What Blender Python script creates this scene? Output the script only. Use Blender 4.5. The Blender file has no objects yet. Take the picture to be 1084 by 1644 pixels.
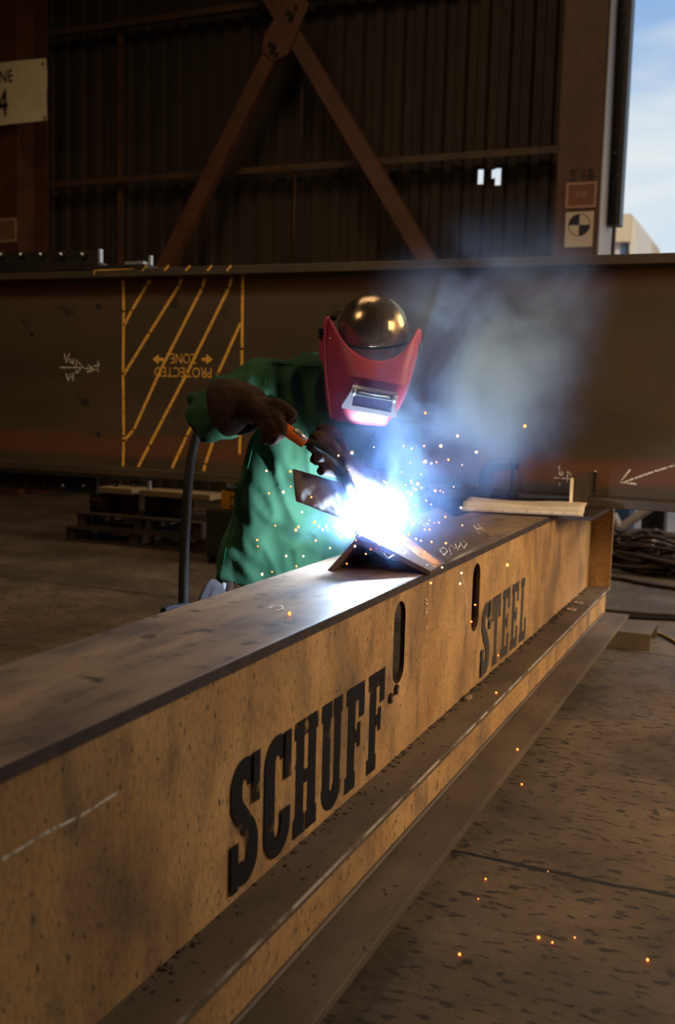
import bpy, math, random
from mathutils import Vector, Matrix, noise as mnoise
PI = math.pi
rnd = random.Random(7)
sc = bpy.context.scene
COL = sc.collection

# ---------------------------------------------------------------- camera
F, CX, CY, H = 1650., 542., 822., 1.45
def _n(v): v = Vector(v); return v.normalized()
Yc = _n((1263-CX, -(657-CY), -F))
Xc = _n((3842, -289, F)); Xc = (Xc - Yc*Xc.dot(Yc)).normalized()
Zc = Xc.cross(Yc)
RW = Matrix(((Xc.x, Yc.x, Zc.x), (Xc.y, Yc.y, Zc.y), (Xc.z, Yc.z, Zc.z)))   # world -> camera
RT = RW.transposed()
CAM = Vector((0, 0, H))
cam_d = bpy.data.cameras.new('camera'); cam = bpy.data.objects.new('camera', cam_d); COL.objects.link(cam)
cam.matrix_world = Matrix.Translation(CAM) @ RT.to_4x4()
cam_d.sensor_fit = 'VERTICAL'; cam_d.sensor_height = 36; cam_d.sensor_width = 24
cam_d.lens = F/1644*36; cam_d.clip_end = 500; cam_d.clip_start = .05
cam_d.dof.use_dof = True; cam_d.dof.focus_distance = 3.45; cam_d.dof.aperture_fstop = 2.8
sc.camera = cam
sc.view_settings.view_transform = 'Standard'; sc.view_settings.look = 'None'
sc.view_settings.gamma = 1; sc.view_settings.exposure = 0.0; sc.view_settings.use_curve_mapping = False

def ray(x, y): return RT @ Vector((x-CX, -(y-CY), -F))
def atz(x, y, z): d = ray(x, y); return CAM + d*((z-H)/d.z)
def aty(x, y, Y): d = ray(x, y); return CAM + d*(Y/d.y)
def atx(x, y, X): d = ray(x, y); return CAM + d*(X/d.x)
def atd(x, y, D): return CAM + ray(x, y)*(D/F)
RIGHT = RT @ Vector((1, 0, 0)); UP = RT @ Vector((0, 1, 0)); BACK = RT @ Vector((0, 0, 1))

# ---------------------------------------------------------------- world sky
w = bpy.data.worlds.new('sky'); sc.world = w; w.use_nodes = True
nt = w.node_tree; nt.nodes.clear()
def NN(t, kind, **kw):
    n = t.nodes.new(kind)
    for k, v in kw.items(): setattr(n, k, v)
    return n
o_ = NN(nt, 'ShaderNodeOutputWorld'); bg = NN(nt, 'ShaderNodeBackground'); bg.inputs[1].default_value = 1.0
tc = NN(nt, 'ShaderNodeTexCoord'); sx = NN(nt, 'ShaderNodeSeparateXYZ'); nt.links.new(tc.outputs['Generated'], sx.inputs[0])
cr = NN(nt, 'ShaderNodeValToRGB'); nt.links.new(sx.outputs[2], cr.inputs[0])
e = cr.color_ramp.elements; e[0].position = 0.0; e[0].color = (.75, .82, .84, 1); e[1].position = 1; e[1].color = (.12, .28, .6, 1)
x = e.new(.14); x.color = (.60, .74, .86, 1); x = e.new(.34); x.color = (.28, .46, .76, 1)
mp = NN(nt, 'ShaderNodeMapping'); mp.inputs['Scale'].default_value = (1.6, 1.6, 5.5); nt.links.new(tc.outputs['Generated'], mp.inputs[0])
ns = NN(nt, 'ShaderNodeTexNoise'); ns.inputs['Scale'].default_value = 2.2; ns.inputs['Detail'].default_value = 6; nt.links.new(mp.outputs[0], ns.inputs[0])
cm = NN(nt, 'ShaderNodeMapRange'); cm.inputs[1].default_value = .42; cm.inputs[2].default_value = .68; nt.links.new(ns.outputs[0], cm.inputs[0])
mx = NN(nt, 'ShaderNodeMixRGB'); mx.inputs[2].default_value = (.80, .85, .86, 1)
nt.links.new(cm.outputs[0], mx.inputs[0]); nt.links.new(cr.outputs[0], mx.inputs[1])
nt.links.new(mx.outputs[0], bg.inputs[0]); nt.links.new(bg.outputs[0], o_.inputs[0])

# ---------------------------------------------------------------- lights
def area(name, loc, tgt, sx, sy, power, col):
    l = bpy.data.lights.new(name, 'AREA'); l.shape = 'RECTANGLE'; l.size = sx; l.size_y = sy; l.energy = power; l.color = col
    ob = bpy.data.objects.new(name, l); COL.objects.link(ob); ob.location = loc
    ob.rotation_euler = (Vector(tgt)-Vector(loc)).to_track_quat('-Z', 'Y').to_euler(); return ob
area('bay_daylight', (4.4, 8.8, 4.4), (-1.2, 6.0, .4), 3.5, 3, 190, (1.0, .86, .68)).data.spread = math.radians(115)
area('overhead_fill', (-3.6, 5.6, 8.2), (-3.6, 6.4, 0), 4, 3, 140, (1.0, .74, .46))  # added warm overhead fill for the left floor; the roof has no skylight
area('front_fill', (-5.0, -.6, 6.2), (-3.6, 5.2, 1.3), 1.6, 1.6, 42, (1.0, .74, .45)).data.spread = math.radians(100)  # added frontal fill for girder, jacket and glove; no lamp hangs there
area('side_fill', (3.4, 3.2, 2.7), (-1.1, 5.5, .4), 1.8, 1.8, 66, (1.0, .74, .44)).data.spread = math.radians(84)  # added fill for the bench's far end; the right wall has no opening
sun_d = bpy.data.lights.new('sun', 'SUN'); sun_d.energy = 2.0; sun_d.angle = .01; sun_d.color = (1, .9, .75)
sun = bpy.data.objects.new('sun', sun_d); COL.objects.link(sun)
sun.rotation_euler = Vector((-.35, .75, -.75)).to_track_quat('-Z', 'Y').to_euler()
ARC = atd(588, 846, 3.33)
arc_d = bpy.data.lights.new('arc_light', 'POINT'); arc_d.energy = 72; arc_d.color = (.46, .66, 1.0); arc_d.shadow_soft_size = .012
arc = bpy.data.objects.new('arc_light', arc_d); COL.objects.link(arc); arc.location = ARC + Vector((.0, -.004, .028))

# ---------------------------------------------------------------- materials
def mat(name, col, col2=None, rough=.6, metal=0., scale=6., stretch=(1, 1, 1), detail=6, lo=.35, hi=.65,
        spots=None, spot_scale=30., spot_lo=.62, spot_hi=.68, bump=0., bump_scale=40., rough2=None, coord='Object',
        streak=None, streak_amt=.5, spec=.5, spot_stretch=(1, 1, 1), grime=None, grime_amt=.6, grime_scale=5., grain=0.):
    m = bpy.data.materials.new(name); m.use_nodes = True; t = m.node_tree; b = t.nodes['Principled BSDF']
    b.inputs['Base Color'].default_value = (*col, 1); b.inputs['Roughness'].default_value = rough; b.inputs['Metallic'].default_value = metal
    b.inputs['Specular IOR Level'].default_value = spec
    c = NN(t, 'ShaderNodeTexCoord')
    def tex(sca, st, det=6, off=0):
        mp = NN(t, 'ShaderNodeMapping'); mp.inputs['Scale'].default_value = st; mp.inputs['Location'].default_value = (off, off, off)
        n = NN(t, 'ShaderNodeTexNoise'); n.inputs['Scale'].default_value = sca; n.inputs['Detail'].default_value = det
        t.links.new(c.outputs[coord], mp.inputs[0]); t.links.new(mp.outputs[0], n.inputs[0]); return n
    def rng(n, lo, hi, a=0, bb=1):
        r = NN(t, 'ShaderNodeMapRange'); r.inputs[1].default_value = lo; r.inputs[2].default_value = hi; r.inputs[3].default_value = a; r.inputs[4].default_value = bb
        t.links.new(n.outputs[0], r.inputs[0]); return r
    def mix(f, A, B):
        x = NN(t, 'ShaderNodeMixRGB'); t.links.new(f.outputs[0], x.inputs[0])
        if isinstance(A, tuple): x.inputs[1].default_value = (*A, 1)
        else: t.links.new(A.outputs[0], x.inputs[1])
        x.inputs[2].default_value = (*B, 1); return x
    cur = col
    if col2: cur = mix(rng(tex(scale, stretch, detail), lo, hi), cur, col2)
    if streak: cur = mix(rng(tex(scale*3, (stretch[0]*1.4, stretch[1]*1.4, stretch[2]*.6), 10, 3.1), .52, .78, 0, streak_amt), cur, streak)
    if grime: cur = mix(rng(tex(grime_scale, (1, 1, .55), 12, 11.3), .48, .68, 0, grime_amt), cur, grime)
    if grain: cur = mix(rng(tex(110, (1, 1, .35), 3, 2.2), .45, .75, 0, grain), cur, (.06, .04, .025))
    if spots: cur = mix(rng(tex(spot_scale, spot_stretch, 4, 7.7), spot_lo, spot_hi), cur, spots)
    if not isinstance(cur, tuple): t.links.new(cur.outputs[0], b.inputs['Base Color'])
    if rough2 is not None: t.links.new(rng(tex(scale*1.7, stretch, 6, 5.), .35, .65, rough, rough2).outputs[0], b.inputs['Roughness'])
    if bump:
        bp = NN(t, 'ShaderNodeBump'); bp.inputs['Strength'].default_value = bump; bp.inputs['Distance'].default_value = .004
        t.links.new(tex(bump_scale, (1, 1, 1), 8, 1.3).outputs[0], bp.inputs['Height']); t.links.new(bp.outputs[0], b.inputs['Normal'])
    return m
def emit(name, col, s):
    m = bpy.data.materials.new(name); m.use_nodes = True; b = m.node_tree.nodes['Principled BSDF']
    b.inputs['Base Color'].default_value = (0, 0, 0, 1); b.inputs['Emission Color'].default_value = (*col, 1); b.inputs['Emission Strength'].default_value = s; return m
def worn(name, col, amount=.5, scale=25, rough=.6, lo=.52, hi=.62):
    m = mat(name, col, rough=rough, spec=.15); t = m.node_tree; b = t.nodes['Principled BSDF']
    n = NN(t, 'ShaderNodeTexNoise'); n.inputs['Scale'].default_value = scale; n.inputs['Detail'].default_value = 8
    c = NN(t, 'ShaderNodeTexCoord'); t.links.new(c.outputs['Object'], n.inputs[0])
    r = NN(t, 'ShaderNodeMapRange'); r.inputs[1].default_value = lo; r.inputs[2].default_value = hi; r.inputs[3].default_value = 1; r.inputs[4].default_value = 1-amount
    t.links.new(n.outputs[0], r.inputs[0]); t.links.new(r.outputs[0], b.inputs['Alpha']); return m

M = {}
M['tan'] = mat('tan_paint', (.56, .32, .125), (.34, .17, .052), rough=.62, scale=2.8, stretch=(1, 1, .8), streak=(.07, .045, .028), streak_amt=.85, lo=.3, hi=.7, detail=10,
               spots=(.045, .03, .02), spot_scale=85, spot_lo=.63, spot_hi=.67, bump=.3, bump_scale=60, grime=(.085, .055, .035), grime_amt=.6, grime_scale=4.2, grain=.5, spot_stretch=(1, 1, .5))
M['top'] = mat('table_top_steel', (.27, .175, .11), (.12, .080, .062), rough=.52, streak=(.055, .042, .038), streak_amt=.7, grime=(.34, .22, .12), grime_amt=.5, grime_scale=3, metal=.1, spec=.35, scale=5, stretch=(2.2, .5, 1), spots=(.045, .03, .022),
               spot_scale=14, spot_lo=.6, spot_hi=.72, rough2=.55, bump=.12, bump_scale=30)
M['edge'] = mat('table_edge_steel', (.035, .022, .024), (.06, .042, .042), rough=.55, metal=.2, scale=20)
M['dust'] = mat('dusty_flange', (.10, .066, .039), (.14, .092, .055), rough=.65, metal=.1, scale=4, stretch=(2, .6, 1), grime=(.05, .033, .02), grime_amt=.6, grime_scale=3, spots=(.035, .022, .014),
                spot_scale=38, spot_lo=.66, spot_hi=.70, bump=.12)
M['beam'] = mat('weathered_beam_steel', (.050, .026, .012), (.024, .013, .007), rough=.55, metal=.15, scale=1.6, stretch=(.6, 1, 1.6), streak=(.085, .028, .010),
                streak_amt=.55, spots=(.012, .009, .008), spot_scale=9, spot_lo=.66, spot_hi=.74, bump=.08)
M['beamflange'] = mat('beam_flange_steel', (.045, .032, .022), (.075, .052, .034), rough=.5, metal=.3, scale=6, stretch=(.3, 1, 1))
M['dark'] = mat('dark_steel', (.02, .016, .014), (.035, .027, .022), rough=.45, metal=.5, scale=12)
M['bright'] = mat('bare_cut_steel', (.55, .58, .62), (.35, .36, .38), rough=.3, metal=.7, scale=40)
M['rustred'] = mat('red_oxide_paint', (.115, .035, .013), (.070, .022, .009), rough=.6, scale=3, spots=(.025, .012, .008), spot_scale=9, spot_lo=.68, spot_hi=.74)
M['clad'] = mat('corrugated_cladding', (.040, .023, .010), (.025, .015, .007), rough=.75, scale=1.2, stretch=(1, 1, .3), metal=.0)
M['girt'] = mat('girt_steel', (.085, .042, .018), (.055, .028, .013), rough=.6, scale=4)
M['white'] = mat('white_trim', (.55, .47, .42), rough=.6)
M['green'] = mat('green_jacket', (.026, .076, .036), (.017, .054, .026), rough=.9, scale=5, spots=(.03, .05, .025), spot_scale=7, spot_lo=.66, spot_hi=.74, bump=.5, bump_scale=14, spec=.15)
M['thread'] = mat('jacket_seam', (.010, .085, .038), rough=.9, spec=.1)
M['leather'] = mat('glove_leather', (.042, .018, .009), (.024, .010, .006), rough=.85, scale=14, bump=.6, bump_scale=22, spec=.2)
M['leatherg'] = mat('grey_leather', (.12, .085, .08), (.075, .055, .055), rough=.8, scale=18, bump=.6, bump_scale=30)
M['red'] = mat('red_fibre_hood', (.42, .018, .062), (.34, .014, .05), rough=.55, scale=9, bump=.15, bump_scale=120)
M['pinkin'] = mat('hood_inside', (.4, .05, .07), rough=.7)
M['dome'] = mat('skull_cap_shell', (.42, .29, .17), (.22, .15, .085), rough=.14, metal=.85, scale=7, stretch=(1.6, 1.6, .5), streak=(.05, .03, .018), streak_amt=.7, rough2=.3)
M['black'] = mat('black_rubber', (.008, .007, .007), rough=.75, spec=.2)
M['hose'] = mat('black_hose', (.009, .0065, .0055), (.015, .010, .008), rough=.8, scale=30, spec=.2)
M['orange'] = mat('orange_plastic', (.62, .12, .015), rough=.4)
M['yellow'] = mat('yellow_box', (.75, .33, .03), (.6, .25, .02), rough=.5, scale=10)
M['silver'] = mat('lens_frame_metal', (.55, .53, .56), rough=.3, metal=.6)
M['rivet'] = mat('rivet_metal', (.65, .6, .58), rough=.25, metal=.9)
M['pocket'] = mat('pocket_leather', (.05, .04, .04), (.03, .024, .025), rough=.85, scale=18)
M['denim'] = mat('dark_denim', (.03, .035, .06), (.02, .022, .04), rough=.95, scale=30)
M['boot'] = mat('boot_leather', (.03, .018, .011), rough=.6)
M['skin'] = mat('skin', (.42, .24, .17), rough=.6)
M['paper'] = mat('paper', (.56, .44, .31), (.46, .36, .25), rough=.85, scale=9)
M['ink'] = mat('ink', (.05, .045, .05), rough=.8)
M['wood'] = mat('pale_wood', (.34, .22, .10), (.26, .16, .07), rough=.8, scale=4, stretch=(.3, 2, 2))
M['palletwood'] = mat('grey_wood', (.085, .055, .032), (.05, .032, .02), rough=.85, scale=5)
M['drum'] = mat('brown_drum', (.085, .035, .022), (.05, .022, .016), rough=.6, scale=5)
M['grey'] = mat('grey_cabinet', (.055, .045, .032), (.035, .03, .022), rough=.6, scale=8)
M['banner'] = mat('banner_vinyl', (.85, .68, .42), (.75, .58, .36), rough=.8, scale=3, bump=.5, bump_scale=5)
M['signw'] = mat('sign_white', (.62, .50, .36), rough=.8)
M['signb'] = mat('sign_brown', (.20, .075, .035), rough=.8)
M['signr'] = mat('sign_edge', (.40, .22, .14), rough=.8)
M['signk'] = mat('sign_black', (.008, .008, .008), rough=.7)
M['signd'] = worn('faded_black_paint', (.02, .01, .008), .3, 20)
M['letter'] = worn('black_stencil_paint', (.010, .009, .011), .7, 16, lo=.58, hi=.74)
M['letter2'] = worn('faded_stencil_paint', (.055, .048, .045), .8, 22, lo=.56, hi=.72)
M['ypaint'] = worn('yellow_spray_paint', (.80, .42, .07), .45, 40, lo=.5, hi=.72)
M['chalk'] = worn('white_chalk', (.72, .66, .58), .8, 70, lo=.45, hi=.62)
M['cord'] = mat('dark_cord', (.032, .019, .011), (.07, .040, .022), rough=.7, scale=8)
M['cordp'] = mat('pale_hose', (.42, .36, .34), rough=.6)
M['ycord'] = mat('yellow_hose', (.35, .22, .03), rough=.5)
M['bldg'] = mat('tan_building', (.62, .46, .28), rough=.8)
M['bldgt'] = mat('building_cream', (.72, .62, .5), rough=.8)
M['dirt'] = mat('outside_dirt', (.50, .36, .26), (.36, .25, .18), rough=.9, scale=.6)
M['bglass'] = mat('window_glass', (.05, .08, .14), rough=.1)
M['slag'] = mat('slag_dirt', (.028, .018, .011), (.06, .04, .025), rough=.9, scale=60, bump=.5)
M['spark'] = emit('spark_glow', (1.0, .13, .02), 9)
M['sparkhot'] = emit('hot_spark_glow', (1.0, .36, .16), 12)
M['arc'] = emit('arc_glow', (.80, .90, 1.0), 260)
M['bluebin'] = mat('blue_bin', (.03, .07, .18), rough=.5)
# lens glass
g = bpy.data.materials.new('lens_glass'); g.use_nodes = True; b = g.node_tree.nodes['Principled BSDF']
b.inputs['Base Color'].default_value = (.22, .20, .34, 1); b.inputs['Roughness'].default_value = .06; b.inputs['Metallic'].default_value = .6; M['lens'] = g
# rusty patch / cover plate
M['plate'] = mat('mill_scale_plate', (.15, .10, .075), (.085, .06, .05), rough=.42, metal=.35, scale=6, stretch=(1, .6, 1), streak=(.15, .08, .04), streak_amt=.35, bump=.1)
M['rustpatch'] = worn('orange_rust', (.42, .17, .05), .8, 18, lo=.48, hi=.62)
M['cut'] = mat('flame_cut_edge', (.10, .045, .02), (.05, .025, .012), rough=.7, scale=60, bump=.6, bump_scale=120)

# concrete floor
def floor_mat():
    m = mat('oily_concrete_floor', (.150, .098, .057), (.075, .049, .030), rough=.60, scale=1.6, detail=14, lo=.36, hi=.62, streak=(.035, .022, .014), streak_amt=.7,
            spots=(.030, .019, .012), spot_scale=34, spot_lo=.57, spot_hi=.64, bump=1.0, bump_scale=28, rough2=.85, spot_stretch=(.55, 1.1, 1))
    t = m.node_tree; b = t.nodes['Principled BSDF']
    prev = b.inputs['Base Color'].links[0].from_node
    c = NN(t, 'ShaderNodeTexCoord')
    n = NN(t, 'ShaderNodeTexNoise'); n.inputs['Scale'].default_value = 5; t.links.new(c.outputs['Object'], n.inputs[0])
    s = NN(t, 'ShaderNodeSeparateXYZ'); t.links.new(c.outputs['Object'], s.inputs[0])
    def math_(op, a, bb):
        q = NN(t, 'ShaderNodeMath', operation=op)
        for i, v in enumerate((a, bb)):
            if isinstance(v, (int, float)): q.inputs[i].default_value = v
            else: t.links.new(v, q.inputs[i])
        return q.outputs[0]
    wob = math_('MULTIPLY', math_('SUBTRACT', n.outputs[0], .5), .05)
    d = math_('ABSOLUTE', math_('SUBTRACT', math_('MODULO', math_('ADD', s.outputs[1], wob), 3.086), 1.543), 0)
    near = math_('GREATER_THAN', d, 1.543-.011)
    mx = NN(t, 'ShaderNodeMixRGB'); mx.inputs[2].default_value = (.012, .008, .006, 1)
    t.links.new(near, mx.inputs[0]); t.links.new(prev.outputs[0], mx.inputs[1]); t.links.new(mx.outputs[0], b.inputs['Base Color'])
    return m
M['floor'] = floor_mat()

# ---------------------------------------------------------------- mesh helpers
class MB:
    RS = 1.0
    def __init__(s): s.v = []; s.f = []
    def box(s, x0, x1, y0, y1, z0, z1):
        return s.prism([(x0, y0, z0), (x1, y0, z0), (x1, y1, z0), (x0, y1, z0)], [(x0, y0, z1), (x1, y0, z1), (x1, y1, z1), (x0, y1, z1)])
    def prism(s, A, B):
        n = len(A); k = len(s.v); s.v += [tuple(p) for p in A]+[tuple(p) for p in B]
        s.f.append(tuple(k+i for i in reversed(range(n)))); s.f.append(tuple(k+n+i for i in range(n)))
        for i in range(n): j = (i+1) % n; s.f.append((k+i, k+j, k+n+j, k+n+i))
        return s
    def loft(s, rings, cap=True):
        n = len(rings[0]); k = len(s.v)
        for r in rings: s.v += [tuple(p) for p in r]
        for a in range(len(rings)-1):
            for i in range(n):
                j = (i+1) % n; s.f.append((k+a*n+i, k+a*n+j, k+(a+1)*n+j, k+(a+1)*n+i))
        if cap:
            s.f.append(tuple(k+i for i in reversed(range(n)))); m = k+(len(rings)-1)*n; s.f.append(tuple(m+i for i in range(n)))
        return s
    def tube(s, pts, r, n=10, flat=1., up=None, cap=True):
        pts = [Vector(p) for p in pts]; rings = []; pn = None
        for i, p in enumerate(pts):
            t = (pts[min(i+1, len(pts)-1)]-pts[max(i-1, 0)]).normalized()
            if pn is None:
                a = Vector(up) if up else (Vector((0, 0, 1)) if abs(t.z) < .9 else Vector((1, 0, 0)))
                pn = (a-t*a.dot(t)).normalized()
            else: pn = (pn-t*pn.dot(t)).normalized()
            bn = t.cross(pn); ri = (r[i] if isinstance(r, (list, tuple)) else r)*MB.RS
            rings.append([p+bn*(ri*math.cos(2*PI*k/n))+pn*(ri*flat*math.sin(2*PI*k/n)) for k in range(n)])
        return s.loft(rings, cap)
    def ellip(s, c, ax, n=20, m=12):
        c = Vector(c); ax = [Vector(a)*MB.RS for a in ax]; rings = []
        for i in range(1, m):
            th = PI*i/m; rings.append([c+ax[2]*(-math.cos(th))+(ax[0]*math.cos(2*PI*k/n)+ax[1]*math.sin(2*PI*k/n))*math.sin(th) for k in range(n)])
        return s.loft(rings)
    def cyl(s, c, d, r, n=16):
        c = Vector(c); return s.tube([c, c+Vector(d)], r, n)
    def extrude(s, pts, d):
        d = Vector(d); return s.prism([Vector(p) for p in pts], [Vector(p)+d for p in pts])
    def build(s, name, m, parent=None, smooth=False, bevel=0.):
        me = bpy.data.meshes.new(name); me.from_pydata(s.v, [], s.f); me.validate()
        import bmesh
        bm = bmesh.new(); bm.from_mesh(me); bmesh.ops.recalc_face_normals(bm, faces=bm.faces); bm.to_mesh(me); bm.free()
        for k in (m if isinstance(m, (list, tuple)) else [m]): me.materials.append(k)
        if smooth: me.shade_smooth()
        o = bpy.data.objects.new(name, me); COL.objects.link(o)
        if parent: o.parent = parent; o.matrix_parent_inverse = Matrix.Translation(-parent.location) if parent.type == 'EMPTY' and not parent.parent else Matrix()
        if bevel:
            b = o.modifiers.new('bevel', 'BEVEL'); b.width = bevel; b.segments = 2; b.limit_method = 'ANGLE'
        return o
def tag(o, label=None, cat=None, group=None, kind=None):
    if label: o['label'] = label
    if cat: o['category'] = cat
    if group: o['group'] = group
    if kind: o['kind'] = kind
    return o
def empty(name, loc, label, cat, group=None):
    o = bpy.data.objects.new(name, None); o.location = loc; o.empty_display_size = .1; COL.objects.link(o); return tag(o, label, cat, group)
def remesh(o, vox, smooth=4, disp=None):
    """merge overlapping lofts into one continuous surface"""
    r = o.modifiers.new('r', 'REMESH'); r.mode = 'VOXEL'; r.voxel_size = vox
    if smooth: s = o.modifiers.new('s', 'SMOOTH'); s.iterations = smooth; s.factor = .5
    dg = bpy.context.evaluated_depsgraph_get(); ev = o.evaluated_get(dg)
    me = bpy.data.meshes.new_from_object(ev); mats = list(o.data.materials); old = o.data
    o.modifiers.clear(); o.data = me
    if not me.materials:
        for m_ in mats: me.materials.append(m_)
    bpy.data.meshes.remove(old)
    if disp:
        ns = [v.normal.copy() for v in me.vertices]
        for v, nn in zip(me.vertices, ns): v.co += nn*disp(v.co)
    me.shade_smooth(); return o
def cat_rom(P, k=8):
    P = [Vector(p) for p in P]; out = []
    for i in range(len(P)-1):
        a, b, c, d = P[max(i-1, 0)], P[i], P[i+1], P[min(i+2, len(P)-1)]
        for j in range(k):
            t = j/k; out.append(.5*((2*b)+(c-a)*t+(2*a-5*b+4*c-d)*t*t+(3*b-a-3*c+d)*t**3))
    out.append(P[-1]); return out
def lerp_list(L, k=8):
    out = []
    for i in range(len(L)-1):
        for j in range(k): out.append(L[i]+(L[i+1]-L[i])*j/k)
    out.append(L[-1]); return out
def text_mb(mb, s, size, origin, ux, uy, thick=.002, sx=1., align='LEFT'):
    """lettering laid on a plane: origin, unit right, unit up"""
    cu = bpy.data.curves.new('t', 'FONT'); cu.body = s; cu.size = size; cu.align_x = align; cu.resolution_u = 4
    o = bpy.data.objects.new('t', cu); COL.objects.link(o)
    dg = bpy.context.evaluated_depsgraph_get(); me = bpy.data.meshes.new_from_object(o.evaluated_get(dg))
    ux = Vector(ux); uy = Vector(uy); nz = ux.cross(uy)
    k = len(mb.v)
    for v in me.vertices: mb.v.append(tuple(Vector(origin)+ux*(v.co.x*sx)+uy*v.co.y+nz*thick))
    for p in me.polygons: mb.f.append(tuple(k+i for i in p.vertices))
    bpy.data.objects.remove(o); bpy.data.curves.remove(cu); bpy.data.meshes.remove(me)
def stroke(mb, P, wd, nrm, off=.002):
    """flat painted line of width wd along the points P on a surface with normal nrm"""
    nrm = Vector(nrm); P = [Vector(p)+nrm*off for p in P]
    for i in range(len(P)-1):
        t = (P[i+1]-P[i]).normalized(); s = t.cross(nrm)*(wd/2); e_ = t*(wd*.3)
        A = [P[i]-e_-s, P[i+1]+e_-s, P[i+1]+e_+s, P[i]-e_+s]
        mb.v += [tuple(p) for p in A]; k = len(mb.v); mb.f.append((k-4, k-3, k-2, k-1))

# ================================================================ SETTING
tag(MB().box(-16, 12, -8, 12.4, -.2, 0).build('floor', M['floor']), kind='structure')
tag(MB().box(-60, 60, 12.4, 120, -.25, -.02).build('ground', M['dirt']), kind='structure')
tag(MB().box(-16, 8, -8, 13.0, 9.0, 9.2).build('ceiling', M['clad']), kind='structure')
tag(MB().box(-16.2, -16, -8, 12.4, 0, 9.2).build('wall_left', M['clad']), kind='structure')
tag(MB().box(-16, 8, -8.2, -8, 0, 9.2).build('wall_front', M['clad']), kind='structure')
tag(MB().box(8, 8.2, -8.2, 12.4, 0, 9.2).build('wall_right', M['clad']), kind='structure')
# corrugated back wall with a torn hole
YW = 11.99
def corr():
    mb = MB(); x = -16.0; xe = aty(966, 200, YW).x; P = .26; prof = [(0, 0), (.07, 0), (.10, .05), (.20, .05), (.23, 0)]
    hb = [aty(767, 296, YW), aty(776, 272, YW)]; hc = [aty(787, 298, YW), aty(805, 270, YW)]
    xs = []
    while x < xe:
        for dx, dy in prof: xs.append((x+dx, dy))
        x += P
    xs = [q for q in xs if q[0] < xe]
    cuts = sorted({hb[0].x, hb[1].x, hc[0].x, hc[0].x+.05, hc[1].x-.05, hc[1].x})
    def yat(X):
        for (a, ya), (b_, yb) in zip(xs, xs[1:]):
            if a <= X <= b_: return ya+(yb-ya)*(X-a)/(b_-a)
        return 0
    allx = sorted([q[0] for q in xs]+cuts)
    def hole(X):
        if hb[0].x < X < hb[1].x: return (hb[0].z, hb[1].z)
        if hc[0].x < X < hc[1].x: return ((hc[0].z+.09 if X < hc[0].x+.05 else hc[0].z), hc[1].z)
        return None
    def quad(a, b_, z0, z1):
        k = len(mb.v); mb.v += [(a, YW+yat(a), z0), (b_, YW+yat(b_), z0), (b_, YW+yat(b_), z1), (a, YW+yat(a), z1)]; mb.f.append((k, k+1, k+2, k+3))
    for a, b_ in zip(allx, allx[1:]):
        if b_-a < 1e-4: continue
        h = hole((a+b_)/2)
        if h: quad(a, b_, 0, h[0]); quad(a, b_, h[1], 9)
        else: quad(a, b_, 0, 9)
    o = mb.build('wall_back', M['clad']); s = o.modifiers.new('s', 'SOLIDIFY'); s.thickness = .004; return o
tag(corr(), kind='structure')
# girts along the wall
def girt(a, b_, th, label):
    A = aty(*a, 11.75); B = aty(*b_, 11.75); z = (A.z+B.z)/2
    mb = MB(); mb.box(-15.8, aty(900, 240, 11.75).x, 11.68, 11.86, z-th, z); mb.box(-15.8, aty(900, 240, 11.75).x, 11.68, 11.69, z-th*2.2, z-th)
    return tag(mb.build('girt', M['girt']), label, 'wall girt')
girt((100, 293), (890, 235), .035, 'long brown steel girt crossing the corrugated wall below the torn hole height')['label'] = 'brown horizontal wall girt passing behind the lower halves of the crossed braces'
girt((100, 46), (430, 6), .035, 'brown horizontal wall girt high on the wall, by the top of the picture')
# sag rods
for (px, y0, y1, lb) in ((487, 60, 262, 'thin vertical rod on the wall hanging just below the brace crossing, above the long girt'),
                         (474, 275, 430, 'thin vertical rod on the wall between the long girt and the big beam')):
    a = aty(px, y0, 11.72); c = aty(px, y1, 11.72)
    tag(MB().tube([(a.x, 11.72, a.z), (a.x, 11.72, c.z)], .016, 8).build('sag_rod', M['girt'], smooth=True), lb, 'rod')
a = aty(195, 100, 11.85); tag(MB().box(a.x-.03, a.x+.03, 11.80, 11.88, 0, 9).build('wall_stud', M['girt']), 'narrow upright wall stud on the left part of the corrugated wall', 'stud')

# building columns (wide flange)
def column(xr, label, name='building_column'):
    x1 = xr; x0 = xr-.42; yf = 11.0
    r = empty(name, ((x0+x1)/2, yf+.3, 0), label, 'column')
    MB().box(x0, x1, yf, yf+.035, 0, 9).build('front_flange', M['rustred'], r)
    MB().box(x0-.14 if name else x0, x1+.02, yf+.56, yf+.60, 0, 9).build('back_flange', M['rustred'], r)
    MB().box((x0+x1)/2-.02, (x0+x1)/2+.02, yf+.035, yf+.56, 0, 9).build('web', M['rustred'], r)
    return r, x0, x1, yf
xl = aty(28, 250, 11.0).x; xr_ = aty(964, 250, 11.0).x
colL = column(xl, 'red-brown steel column at the left edge, behind the hanging banner')
colR = column(xr_, 'red-brown steel column carrying the round black and white target sign')
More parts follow.
